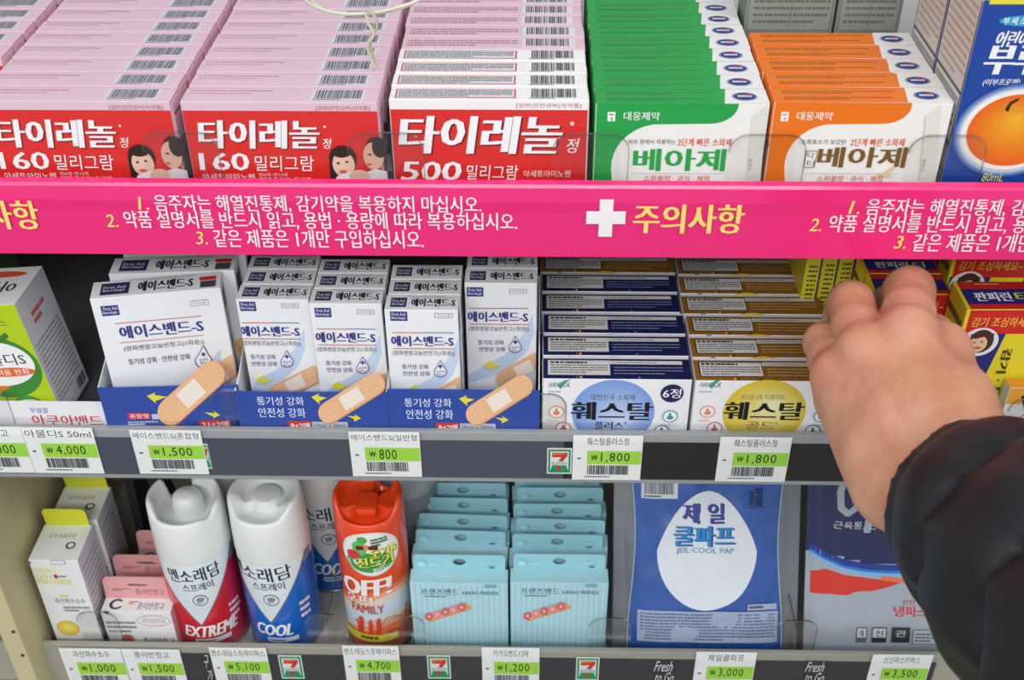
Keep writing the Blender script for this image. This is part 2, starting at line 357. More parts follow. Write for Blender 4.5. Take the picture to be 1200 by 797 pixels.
def script_mark(u0, v0, u1, v1, t1, t2, label):
    a = wpx(u0, (v0+v1)/2, y=-2.3); b = wpx(u1, (v0+v1)/2, y=-2.3); t = wpx((u0+u1)/2, v0, y=-2.3); bo = wpx((u0+u1)/2, v1, y=-2.3); W, H = b[0]-a[0], t[2]-bo[2]
    o = link('script_sticker', box_mesh('script_sticker', W+1, .1, H+1, [M('2E2E33', .4)], 0), None, ((a[0]+b[0])/2, -2.15, bo[2]-.5)); tag(o, label, 'sticker', 'white script stickers on the bottom rail')
    q = Print(o, 'front', -.06, 'mm'); q.text(t1, -W/2, H*.52, W/2*.8, H+.4, 'F2F2F2', .01, .15); q.text(t2, -W/2*.9, .2, W/2, H*.48, 'F2F2F2', .01, .15); q.done('printed_design')
script_mark(766, 775, 792, 799, 'Fresh', 'to Go', 'white handwritten style lettering below the cooling pouch'); script_mark(943, 776, 969, 799, 'Fresh', 'to Go', 'white handwritten style lettering below the navy pouch')
script_mark(239, 768, 249, 799, '구', '가', 'white lettering just left of the 5,100 tag')
# clear rail covers
def cover(z0, z1, xa, xb, label):
    pts = [(-3.3, z0), (-2.95, z0), (-2.95, z1-6), (.2, z1+.8), (4, z1+1.2), (4, z1+1.6), (0, z1+1.3), (-3.3, z1-5.8)]
    o = prism('rail_cover', [(a_+3, b_-z0) for a_, b_ in pts], xa, xb, RAILC, None, (0, -3, z0), axis='x'); tag(o, label, 'rail cover'); return o
cover(-36.0, .2, X0+2, X1-2, 'clear plastic cover along the middle price rail'); cover(-218, -179.5, -295, 252.5, 'clear plastic cover along the bottom price rail')

# ------------------------------------------------------------------ clear dividers with a rounded front tab
def rounded(w_, h_, r, n=8):
    pts = [(-w_/2, 0), (w_/2, 0)]
    for k in range(n+1): t = math.pi/2*k/n; pts.append((w_/2-r+r*math.cos(t), h_-r+r*math.sin(t)))
    for k in range(n+1): t = math.pi/2+math.pi/2*k/n; pts.append((-w_/2+r+r*math.cos(t), h_-r+r*math.sin(t)))
    return pts
def shelf_divider(x, y, z, w_, h_, label, L=110):
    o = link('shelf_divider', None, None, (x, y, z)); tag(o, label, 'divider', 'clear acrylic shelf dividers')
    f = prism('front_tab', rounded(w_, h_, 9), -.35, .35, ACRYL, o)
    P_ = rounded(w_, h_, 9)[1:]; k = len(P_)                 # the polished edge of the tab
    vs_ = []; fs = []
    for sx, sz in P_:
        l = math.hypot(sx, sz-h_/2); q_ = (sx-sx/l*.55, sz-(sz-h_/2)/l*.55); vs_ += [(sx, -.5, sz), (q_[0], -.5, q_[1]), (sx, .5, sz), (q_[0], .5, q_[1])]
    for i in range(k-1):
        b = 4*i; fs += [[b, b+1, b+5, b+4], [b+2, b+6, b+7, b+3], [b, b+4, b+6, b+2], [b+1, b+3, b+7, b+5]]
    link('tab_edge', mesh('tab_edge', vs_, fs, [ACEDGE]), o)
    box_at('divider_sheet', -.4, .4, .6, L, 0, h_*.8, [ACRYL], o, bev=0)
    box_at('sheet_edge', -.45, .45, .6, L, h_*.8, h_*.8+.8, [ACEDGE], o, bev=0)
for x, l in ((-161.5, 'between the two columns of pink-topped boxes'), (-68, 'left of the large red tablet boxes'), (25, 'between the red and green boxes'), (104.4, 'between the green and orange boxes'), (184.9, 'between the orange boxes and the blue carton')):
    shelf_divider(x, 4.2, ZT+.3, 35, 32.5, 'clear divider tab on top shelf '+l)
for x, l in ((-159.1, 'right of the wide bandage box tray'), (4.4, 'left of the navy digestive boxes'), (-292.8, 'left of the white tray'), (262, 'right of the hand')):
    shelf_divider(x, 4.5, ZM+.3, 26, 29, 'clear divider tab on middle shelf '+l, 60)
for x, l in ((-271.2, 'between the peroxide carton and pink-tabbed boxes'), (-127.8, 'between the blue and orange spray cans'), (-79.5, 'between the orange spray can and light blue boxes'), (48.4, 'left of the cooling patch pouch'), (163.5, 'between the blue and navy pouches')):
    shelf_divider(x, 5, ZB+.3, 26, 46, 'clear divider tab on bottom shelf '+l, 45)

# ================================================================== TOP SHELF
G_ = 'G'
def carton(name, x0, x1, y0, y1, z0, z1, mats, label, cat='box', group=None, rot=None, bev=.5):
    o = link(name, box_mesh(name, x1-x0, y1-y0, z1-z0, mats, bev), None, ((x0+x1)/2, (y0+y1)/2, z0), rot)
    return tag(o, label, cat, group)
def end_flap(o, w, d, h, mat, side=1):
    """the tucked end of a carton: closing flap with its slit, set in the end face"""
    box_at('end_flap', side*w/2-.15 if side > 0 else -w/2-.35, side*w/2+.35 if side > 0 else -w/2+.15, -d/2+1.6, d/2-1.2, 1.5, h-1.8, [mat], o, bev=0)
def column(proto, n, pitch, names, group, jitter=.35, dz=.0):
    """n copies standing one behind the other"""
    rg = random.Random(len(group)); base = proto.location.copy(); out = [proto]; tag(proto, names(0), group=group)
    for k in range(1, n):
        c = copy_tree(proto); c.location = (base.x+rg.uniform(-jitter, jitter)/1000, base.y+pitch*k/1000, base.z); c.rotation_euler.z += math.radians(rg.uniform(-.35, .35))
        c['label'] = names(k); c['group'] = group; out.append(c)
    return out
PINK, RED, WHT = M('E3C3D3', .42), M('DE2A26', .35, coat=.3), M('F5F3F3', .42)
def portrait(p):
    # a small child and a woman leaning in, printed in the lower right corner
    p.ell(428, 160, 452, 196, '3A2A26'); p.ell(386, 170, 418, 200, '2E211E'); p.poly([(386, 188), (388, 214), (396, 219), (396, 190)], '2E211E')
    p.ell(390, 177, 416, 207, 'EBC3AE'); p.ell(388, 171, 412, 184, '2E211E'); p.poly([(390, 219), (395, 206), (410, 200), (424, 206), (430, 219)], 'EDE6EA')
    p.ell(426, 166, 450, 198, 'E2B39C'); p.ell(436, 160, 454, 184, '3A2A26'); p.poly([(418, 219), (424, 203), (440, 197), (454, 200), (456, 219)], 'E9E3EA')
    p.ell(410, 198, 434, 214, 'E8BFA9'); p.ell(395, 189, 398.5, 191.5, '2E211E'); p.ell(405, 187.5, 408.5, 190, '2E211E'); p.ell(398, 198, 407, 202, 'C8635A')
    p.ell(431, 179, 436, 181, '4A342E'); p.ell(430, 190, 436, 193, 'C8635A')
# --- pink-topped tablet boxes (two columns, and a third that the frame cuts)
def small_tablet_box():
    o = carton('tablet_box', -159, -70.6, 8, 22.6, ZT+.1, 184.6, [PINK, PINK, M('E7B9CE', .45)], 'x')
    w_, d_, h_ = 88.4, 14.6, 45.5
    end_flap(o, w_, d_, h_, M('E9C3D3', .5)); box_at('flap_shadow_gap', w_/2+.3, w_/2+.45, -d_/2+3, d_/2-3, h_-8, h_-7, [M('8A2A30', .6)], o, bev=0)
    p = Print(o, 'front', -7.3)
    p.add([(-43.9, .3), (43.9, .3), (43.9, p.ab(330, 130)[1]), (-43.9, p.ab(330, 130)[1])], [[0, 1, 2, 3]], RED); p.text('[일반(안전상비)의약품]', 370, 124, 433, 130, 'B04048', .01)
    p.text('타이레놀', 232, 141, 375, 174, 'F5F5F7', .062, .12, shadow=('7E1516', 1.6, 1.4)); p.text('정', 377, 162, 389, 174, 'F5F5F7', .02, .2); p.ell(379, 147, 382, 149.5, 'F5F5F7')
    p.text('160', 234, 179, 292, 199, 'F5F5F7', .05, .05); p.text('밀리그람', 298, 182, 369, 200, 'F5F5F7', .014, .1)
    p.text('아세트아미노펜', 238, 203, 299, 210, 'F5F5F7', .012); p.text('만6세~만12세', 304, 202, 337, 206, 'F2DADA', .01); p.text('알약을 잘 삼키는 주니어용', 304, 207, 365, 212, 'F2DADA', .01)
    portrait(p); p.done('printed_front')
    t = Print(o, 'top', h_, 'mm'); t.rect(13.5, -5.6, 38, 5.8, 'D9D6E2'); t.bars(15.5, -3.6, 36.5, 5.3, '3A3844', 30, 4); t.small(15, -5.2, 37, -4, 1, '6A6674', wd=1)
    t.small(-42, 3.4, 5, 4.8, 1, 'C98FA8', 5); t.small(-42, .6, -10, 1.8, 1, 'D7A6BC', 6); t.done('printed_top')
    return o
A = small_tablet_box()
for c in column(A, 10, 16.1, lambda k: 'pink-topped red tablet box, %s from front, middle pink-topped column' % ORD[k], 'small pink-topped tablet boxes'): pass
B_ = copy_tree(A); B_.location.x = (-163.6-44.2)/1000
column(B_, 10, 16.1, lambda k: 'pink-topped red tablet box, %s from front, column at left frame edge' % ORD[k], 'small pink-topped tablet boxes ')
C_ = copy_tree(A); C_.location.x = (-257.5-44.2)/1000; C_.location.y += 16.1*3/1000
column(C_, 7, 16.1, lambda k: 'pink-topped tablet box in the cut-off top left corner column, %s in view' % ('nearest' if k == 0 else ORD[k]), 'small pink-topped tablet boxes  ')
# --- large red tablet boxes: white-topped in front, pink-topped behind
def big_tablet_box(top):
    o = carton('tablet_box', -65.4, 23.5, 8, 21.2, ZT+.1, 186, [WHT if top == 'white' else PINK, WHT if top == 'white' else PINK, M('EAE4E6' if top == 'white' else 'E2B5C8', .45)], 'x')
    w_, h_ = 88.9, 46.9; end_flap(o, w_, 13.2, h_, M('EDE7E8' if top == 'white' else 'E2B5C8', .5))
    t = Print(o, 'top', h_, 'mm')
    if top == 'white':
        t.rect(-42, -4.8, 12, 4.6, 'C8444E'); t.rect(-41.3, -4.1, 11.3, 3.9, 'DCDBE2'); t.small(-40.6, -3.6, 10.6, 3.4, 4, '77757F', 3, wd=1.6)
        t.bars(19, -4, 39, 5, '2C2B31', 32, 9); t.small(18, -5.3, 38, -4.3, 1, '55535C', wd=1)
        t.done('printed_top')
        p = Print(o, 'front', -6.6); p.add([(-44.1, .3), (44.1, .3), (44.1, p.ab(570, 128.5)[1]), (-44.1, p.ab(570, 128.5)[1])], [[0, 1, 2, 3]], RED); p.text('[일반(안전상비)의약품]', 605, 121, 681, 127, 'B83A44', .012)
        p.text('타이레놀', 467, 136, 660, 180, 'F8F8FA', .062, .14, shadow=('7A1014', 2, 1.6)); p.text('정', 662, 162, 679, 179, 'F8F8FA', .02, .2); p.ell(668, 142, 673, 147, 'F0C8C8')
        p.text('500', 470, 189, 542, 211, 'F8F8FA', .05, .15); p.text('밀리그람', 546, 193, 608, 210, 'F8F8FA', .015, .1); p.text('아세트아미노펜', 613, 199, 669, 207, 'F5E4E4', .01, .1)
        p.text('1일 최대 복용량은 8정이나, 의사나 약사의 지시가', 468, 213, 607, 219.5, 'F5E4E4', .012); p.ell(633, 214, 670, 240, 'F5F0F0')
        p.done('printed_front')
    else:
        t.small(-42, -4.5, 12, 3.8, 3, 'B98096', 3, wd=1.8); t.rect(14, -5.8, 40, 5.4, 'E6DDE4'); t.bars(16, -4, 37, 5, '2C2B31', 32, 9); t.done('printed_top')
    return o
D_ = big_tablet_box('white'); column(D_, 4, 14.5, lambda k: 'white-topped large red tablet box, %s in its column' % ORD[k], 'large white-topped tablet boxes')
E_ = big_tablet_box('pink'); E_.location.y += 14.5*4/1000
column(E_, 6, 14.5, lambda k: 'pink-topped large tablet box behind the white-topped ones, %s of the pink ones' % ORD[k], 'large pink-topped tablet boxes', .8)
# --- green and orange digestive boxes
def digest_box(x0, x1, zt, base, dark, word, wordcol, lines, px, green):
    h_ = zt-ZT-.1; d_ = 15.2; W_ = x1-x0
    o = carton('digestive_box', x0, x1, 8, 8+d_, ZT+.1, zt, [M('F3F2EF', .4), M(base, .38, coat=.25), M(base, .42)], 'x'); col = M(base, .38, coat=.25)
    end_flap(o, W_, d_, h_, M(base, .45), -1)
    rs = Print(o, 'right', W_/2, 'mm'); rs.rect(-d_/2, 0, d_/2, h_, 'E3E2DC'); rs.done('printed_side')
    t = Print(o, 'top', h_, 'mm'); t.add([(W_/2-20, -d_/2), (W_/2, -d_/2), (W_/2, d_/2), (W_/2-18, d_/2)], [[0, 1, 2, 3]], M('EDEDEB', .42))
    t.small(-W_/2+5, 1.2, W_/2-23, 5.2, 2, dark, 3, wd=2); t.small(-W_/2+5, -5, W_/2-26, -1.4, 2, dark, 8, wd=2)
    t.ell(W_/2-16, -4.6, W_/2-4.5, 4, '8B93B8'); t.ell(W_/2-15, -3.9, W_/2-5.5, 3.3, '2E3B78'); t.rect(W_/2-13.5, -1, W_/2-7, .9, 'C8CFE6'); t.ell(W_/2-11, .4, W_/2-7, 1.8, 'C0504A')
    t.done('printed_top')
    X = lambda u: px+u; p = Print(o, 'front', -d_/2)
    # coloured field: top band that swings down the left side
    pts = [(X(0), 121.5), (X(168), 121.5)]
    for k in range(9): a = math.pi/2*k/8; pts.append((X(134+34*math.cos(a)*1.0-.0), 121+24*math.sin(a)))
    for k in range(1, 10):
        a = math.pi/2*k/9; pts.append((X(78-60*math.sin(a)), 145+52*(1-math.cos(a))))
    pts += [(X(20), 223), (X(2), 223)]
    P3 = [p.ab(*q) for q in pts]; w2 = W_/2-.4; P3 = [(max(-w2, min(w2, a)), min(b, h_-.02)) for a, b in P3]; P3[0] = (-w2, h_-.02); P3[-1] = (-w2, .5); P3[-2] = (P3[-2][0], .5)
    bm_f = []                                        # fan in strips so the concave field fills cleanly
    n_ = len(P3); TL = P3[0]
    up_ = P3[1:-2]; vs_ = [TL]+up_+[P3[-2], P3[-1]]; p.add(vs_, [[0, i, i+1] for i in range(1, len(vs_)-1)], col)
    p.text('대웅제약', X(33), 131, X(75), 141, 'F4F6F2', .02); p.rect(X(14), 131, X(23), 142, 'F4F6F2'); p.rect(X(16), 133.5, X(21), 135, col); p.rect(X(18), 137, X(19.5), 141, col)
    p.text(lines[0], X(38), 163, X(94) if green else X(90), 169, '4A4A48', .012); p.text(lines[1], X(96) if green else X(96), 162, X(159), 171, 'D9501E', .02)
    if green: p.text(word, X(45), 174, X(151), 200, wordcol, .055)
    else:
        p.ell(X(132), 197, X(150), 202, 'E8C9A4', rot=40); p.ell(X(126), 203, X(144), 207, 'E8C9A4', rot=-15); p.text(word, X(58), 172, X(160), 196, wordcol, .055); p.rect(X(42), 176, X(55), 196, '8B8274'); p.rect(X(43), 177, X(54), 195, 'F3F2EF'); p.text('닥', X(44.5), 178, X(53), 185.5, '6E665A', .02); p.text('터', X(44.5), 187, X(53), 194.5, '6E665A', .02)
    p.rect(X(42), 202.3, X(150), 203, 'C9C8C2', ); p.text(lines[2], X(56), 205, X(134), 212, 'D9501E', .015)
    p.poly([(X(184), 135), (X(201), 122), (X(192), 222), (X(175), 222)], 'E4E4DA'); p.text('소보메', X(178), 186, X(183), 200, '77776E', .01, rot=90)
    p.done('printed_front'); return o
F_ = digest_box(26.6, 103.6, 184.6, '1FA348', '3E8E55', '베아제', '22A648', ('위와 장에서 작용하는', '2단계 빠른 소화제', '소화불량 · 과식 · 체함'), 698, True)
column(F_, 10, 15.4, lambda k: 'green topped digestive tablet box, %s from the front of its column' % ORD[k], 'green digestive boxes')
H_ = digest_box(105.4, 184.2, 185.4, 'F07A1E', 'B8641E', '베아제', '7A5A22', ('소화효소가 보강된', '2단계 빠른 소화제', '소화불량 · 과식 · 체함'), 901, False)
column(H_, 5, 16.2, lambda k: 'orange topped digestive tablet box, %s from the front of its column' % ORD[k], 'orange digestive boxes')
# --- tall blue syrup cartons at the right
for k, (y0, lab) in enumerate(((8, 'tall blue syrup carton with an orange fruit picture, at the top right corner'), (49, 'second tall syrup carton standing behind the front blue one, showing its pale side'))):
    o = carton('syrup_carton', 186.6, 250, y0, y0+39.5, ZT+.1, 232, [M('1C46A0', .35, coat=.3), M('E8DC3A', .4), M('D6CFCB', .45)], lab, 'box', 'tall syrup cartons')
    q = Print(o, 'left', -31.7, 'mm')
    for (a, b0_, b1_) in ((0, 1, 12), (1, 13, 26), (2, 27, 50), (3, 51, 91)):
        q.rect(-18.7, b0_+.5, 18.7, b1_-.3, 'E4DCD6' if a != 3 else 'DECFC6'); q.small(-17, b0_+2, 17, b1_-1.5, max(2, (b1_-b0_)//4), 'B3A8A3', a+4, .4, 1.8)
    q.rect(-19.6, .4, -18.8, 92, '1B2A66'); q.rect(18.8, .4, 19.6, 92, '1B2A66')
    for z_ in (12.4, 26.5, 50.3): q.rect(-19, z_-.5, 19, z_+.4, '26305E')
    q.done('printed_side')
    if k == 0:
        p = Print(o, 'front', -19.75); p.rect(1160, -2, 1215, 5, 'E8DC3A'); p.ell(1171, 18, 1240, 31, '2FA6C8'); p.text('부 쎄 소 염 시', 1176, 20, 1222, 29, 'F4F6F8', .02)
        p.text('어린이', 1166, 36, 1207, 55, 'F4F6F8', .04, .2); p.text('부루펜', 1155, 52, 1258, 87, 'F4F6F8', .08, .08); p.text('(이부프로펜)', 1151, 92, 1196, 101, 'F4F6F8', .02, .2)
        p.ell(1116, 96, 1258, 208, 'DDE2EE', '1C46A0', rings=9, n=44, fr0=.84); p.ell(1127, 105, 1247, 199, 'F4F3F0'); p.ell(1133, 110, 1243, 194, 'F3B324', 'EE6A16', rings=9, n=44, off=(0, .35))
        p.poly([(1177, 128), (1183, 119), (1194, 114), (1194, 117), (1185, 122), (1181, 131)], '2A2A18'); p.text('80mL', 1150, 202, 1177, 212, 'E6DC54', .01, .15); p.done('printed_front')
# --- grey-green cartons lying behind the orange boxes
for k, (x0, x1, z1, lab) in enumerate(((98, 150.5, 216, 'grey green carton standing behind the orange boxes, the wider one'), (151.5, 184, 213, 'dim grey carton behind the orange boxes beside the syrup cartons'))):
    o = carton('grey_carton', x0 if k else 105.5, x1, 104, 128, ZT+.1, z1, [M('7C847E', .5), M('8E948E', .5), M('6C746E', .5)], lab, 'box'); W_ = (x1-(x0 if k else 105.5))/2
    q = Print(o, 'front', -12, 'mm'); q.rect(-W_+1.5, 41, W_-1.5, 74, '767E78'); q.rect(-W_+2, 41.5, W_-2, 73.5, '8E968F'); q.small(-W_+4, 44, W_-3, 72, 8, '646C66', 5, .4, 2.2); q.rect(0, 42, .5, 73, '767E78'); q.done('printed_front')
    # backing pieces so that rear boxes rest against something is not needed: the shelf is deep
# a clear hook sheet glinting behind the orange boxes, and the white cord loop hanging in front
sh = prism('clear_sheet', [(0, 0), (16, 0), (5, 40), (0, 40)], -.3, .3, ACRYL, None, (156, 99, ZT+.2)); tag(sh, 'narrow clear plastic sheet standing behind the last orange box', 'sheet')
cw = M('D8D6C4', .35, .5, coat=.3)
def c_at(u, v, y): return tuple(wpx(u, v, y=y))
cord = tube('hanging_cord', [c_at(330, -40, 40), c_at(358, 0, 42), c_at(385, 13, 44), c_at(430, 15.5, 46), c_at(468, 8, 48), c_at(492, -2, 50), c_at(520, -40, 52)], .85, cw)
tag(cord, 'white plastic cord looping down in front of the pink-topped boxes', 'cord')
tube('twisted_tie', [c_at(428, 14, 45), c_at(432, 28, 43), c_at(438, 40, 42), c_at(431, 52, 42), c_at(435, 68, 42), c_at(443, 85, 42)], .7, M('C9C7B0', .4), cord)
tube('twisted_tie', [c_at(431, 10, 45), c_at(438, 18, 43), c_at(442, 30, 42), c_at(436, 41, 42.5), c_at(434, 54, 43), c_at(438, 68, 43), c_at(440, 82, 43)], .7, M('BDB89A', .4), cord)
tube('cord_strand', [c_at(345, -25, 44), c_at(372, 6, 44), c_at(405, 16, 46), c_at(455, 14, 48), c_at(500, -6, 50), c_at(530, -40, 52)], .5, cw, cord)

# ================================================================== MIDDLE SHELF
NAVYP, BLUE = '3A3488', M('2F4FA6', .38, coat=.3)
def bandaid(p, cx, cy, L, W_, rot, ref=None):
    """adhesive strip drawn on the artwork (photo pixels)"""
    r = math.radians(rot); ca, sa = math.cos(r), math.sin(r)
    def T(x, y): return (cx+x*ca+y*sa, cy-x*sa+y*ca)
    pts = []
    for sx in (1, -1):
        for k in range(9):
            t = -math.pi/2+math.pi*k/8; pts.append(T(sx*(L/2-W_/2+W_/2*math.cos(t)), sx*(W_/2)*math.sin(t)))
    p.poly([(x+.8, y+1.2) for x, y in pts], 'C98F62'); p.poly(pts, 'F0BC8E')
    for i in range(int(L//6)):
        for j in (-.28, 0, .28):
            x = -L/2+5+i*6
            if abs(x) > L*.17: a, b = T(x, j*W_); p.rect(a-.7, b-.6, a+.7, b+.6, 'F8DDC0', up=False)
    p.n += 1; q = [T(sx*L*.15, sy*W_*.36) for sx, sy in ((-1, -1), (1, -1), (1, 1), (-1, 1))]; p.poly(q, 'F6E9DC')
def bandage_front(p, x, y, s, wide):
    """artwork of a bandage box front; x,y = pixel of its top left, s = width in pixels"""
    X = lambda f: x+f*s; Y = lambda d: y+d
    if wide:
        p.rect(X(.05), Y(11), X(.19), Y(23), NAVYP); p.text('First Aid', X(.065), Y(12.5), X(.175), Y(16.5), 'F0F0F6', .01); p.text('Bandage', X(.065), Y(17.5), X(.178), Y(21.5), 'F0F0F6', .01)
        p.rect(X(.745), Y(4.5), X(.89), Y(11), '8C8CA8'); p.rect(X(.75), Y(5.2), X(.885), Y(10.3), 'F4F4F6'); p.text('의약외품', X(.765), Y(6), X(.87), Y(9.5), '6C6C90', .01)
        p.rect(X(.15), Y(27.2), X(.84), Y(28), 'C8564E'); p.text('에이스밴드-S', X(.19), Y(31), X(.85), Y(46), NAVYP, .04); p.rect(X(.19), Y(49.6), X(.86), Y(50.3), 'B86058')
        p.text('(염화벤잘코늄반창고(1회용))', X(.22), Y(54), X(.86), Y(61), '55585E', .008); p.text('통기성 강화 · 안전성 강화', X(.26), Y(70), X(.75), Y(77), '4A4A78', .02)
        dx, dy, ds = X(.85), Y(70), 14
    else:
        p.rect(X(.07), Y(9), X(.30), Y(20), NAVYP); p.text('First Aid', X(.09), Y(10.3), X(.27), Y(14), 'F0F0F6', .01); p.text('Bandage', X(.09), Y(15), X(.28), Y(18.6), 'F0F0F6', .01)
        p.rect(X(.66), Y(11), X(.90), Y(16.5), '8C8CA8'); p.rect(X(.67), Y(11.6), X(.89), Y(15.9), 'F4F4F6'); p.text('의약외품', X(.69), Y(12.2), X(.87), Y(15.4), '6C6C90', .01)
        p.rect(X(.10), Y(33.2), X(.52), Y(34.1), 'C8564E'); p.rect(X(.52), Y(33.2), X(.92), Y(34.1), '5A68A8'); p.text('에이스밴드-S', X(.09), Y(37.5), X(.91), Y(49.5), NAVYP, .045); p.rect(X(.11), Y(51.8), X(.93), Y(52.6), 'B86058')
        p.text('(염화벤잘코늄반창고(1회용))', X(.10), Y(54.5), X(.93), Y(61), '55585E', .008); p.text('통기성 강화', X(.23), Y(70.5), X(.58), Y(76), '4A4A78', .02); p.text('안전성 강화', X(.24), Y(78.5), X(.60), Y(84), '4A4A78', .02)
        dx, dy, ds = X(.74), Y(75), 10.5
    # water drop emblem
    pts = [(dx, dy-ds*.95)]+[(dx+ds*.72*math.sin(math.radians(t)), dy+ds*.38-ds*.62*math.cos(math.radians(t))) for t in range(40, 321, 20)]
    p.poly(pts, '4A4688'); p.poly([(dx+(a-dx)*.88, dy+.3+(b-dy)*.88) for a, b in pts], 'F1F3F8'); p.rect(dx-2.6, dy-3.4, dx+2.6, dy-1.6, NAVYP); p.rect(dx-.9, dy-5, dx+.9, dy, NAVYP)
    p.text('살균력', dx-5, dy+2.2, dx+5, dy+5.2, NAVYP, .01); p.text('원단', dx-4, dy+6, dx+4, dy+9, NAVYP, .01)
    # pale blue swoosh
def swoosh(p, x, y, s, dy):
    X = lambda f: x+f*s
    lo = [(X(-.0), y+dy+14), (X(.3), y+dy+4), (X(.6), y+dy-10), (X(.85), y+dy-34), (X(.98), y+dy-58)]; hi = [(X(1.0), y+dy-34), (X(.9), y+dy-14), (X(.66), y+dy+6), (X(.4), y+dy+16), (X(0), y+dy+24)]
    a = [p.ab(*q) for q in lo]; b = [p.ab(*q) for q in hi][::-1]
    p.add(a+b, [[i, i+1, i+6, i+5] for i in range(4)], 'C9DAF2')
def bandage_box(x0, x1, y0, d_, z0, z1, wide, u0, v0, s, rot=None, lean=0):
    W_, h_ = x1-x0, z1-z0
    o = carton('bandage_box', x0, x1, y0, y0+d_, z0, z1, [M('F2F3F5', .4, coat=.15), M('ECEDEE', .45), M('DFE1E4', .45)], 'x', rot=rot)
    t = Print(o, 'top', h_, 'mm'); t.rect(-W_/2+W_*.07, -d_/2+2.5, -W_/2+W_*.29, d_/2-2.5, '33305E'); t.text('First Aid', -W_/2+W_*.09, 0, -W_/2+W_*.26, 2.6, 'E8E8F0', .01); t.text('Bandage', -W_/2+W_*.09, -3, -W_/2+W_*.26, -.6, 'E8E8F0', .01)
    t.text('에이스밴드-S', -W_/2+W_*.36, -d_/2+3, -W_/2+W_*(.78 if wide else .95), d_/2-3.5, '2E2C50', .04); t.rect(-W_/2+W_*.36, d_/2-2.9, -W_/2+W_*(.78 if wide else .95), d_/2-2.6, '8A6A72')
    if wide: t.rect(W_*.34, -d_/2+1.5, W_*.46, -.4, '4A4A50'); t.rect(W_*.33, .2, W_*.46, 3.6, 'D8342E')
    # opening slit of the lid
    t.rect(-W_*.22, d_/2-1.6, W_*.3, d_/2-1.3, '8E9096'); t.done('printed_top')
    p = Print(o, 'front', -d_/2); swoosh(p, u0, v0, s, 98 if not wide else 120); bandage_front(p, u0, v0, s, wide)
    if wide: bandaid(p, 256, 440, 70, 26, 34)
    else: bandaid(p, u0+s*.86, v0+104, 70, 20, 26); p.poly([(u0+s*.30, v0+99), (u0+s*.42, v0+93), (u0+s*.40, v0+97), (u0+s*.55, v0+100), (u0+s*.42, v0+103), (u0+s*.42, v0+106)], 'E8E03C')
    # keep the artwork on the face
    for i, (a, b, c) in enumerate(p.V): p.V[i] = (max(-W_/2+.3, min(W_/2-.3, a)), b, max(.5, min(h_-.4, c)))
    p.done('printed_front')
    r_ = Print(o, 'right', W_/2, 'mm'); r_.rect(-d_/2+3, h_-17, d_/2-3, h_-5, '33305E'); r_.text('에이스밴드-S', -2.5, 15, 2.5, h_-20, NAVYP, .04, rot=90); r_.small(-5, 3, 5, 13, 3, '8888A0'); r_.rect(-d_/2+.6, .5, d_/2-.6, 2.4, '3558A8'); r_.done('printed_side')
    return o
def die_cut(tray, D2, cx, cy, L, W_, rot):
    q = Print(tray, 'front', -D2/2-.5); r = math.radians(rot); ca, sa = math.cos(r), math.sin(r); pts = []
    for sx in (1, -1):
        for k in range(9):
            t = -math.pi/2+math.pi*k/8; x, y = sx*(L/2-W_/2+W_/2*math.cos(t)), sx*(W_/2)*math.sin(t); a, b = q.ab(cx+x*ca+y*sa, cy-x*sa+y*ca); pts.append((a, max(b, .8)))
    o = prism('die_cut_strip', pts, -D2/2-.5, -D2/2-.06, M('F0BC8E', .45), tray)
    bandaid(q, cx, cy, L-.5, W_-.5, rot); g = mesh('strip_print', q.V, q.F, q.mats, q.MI); link('strip_print', g, o)
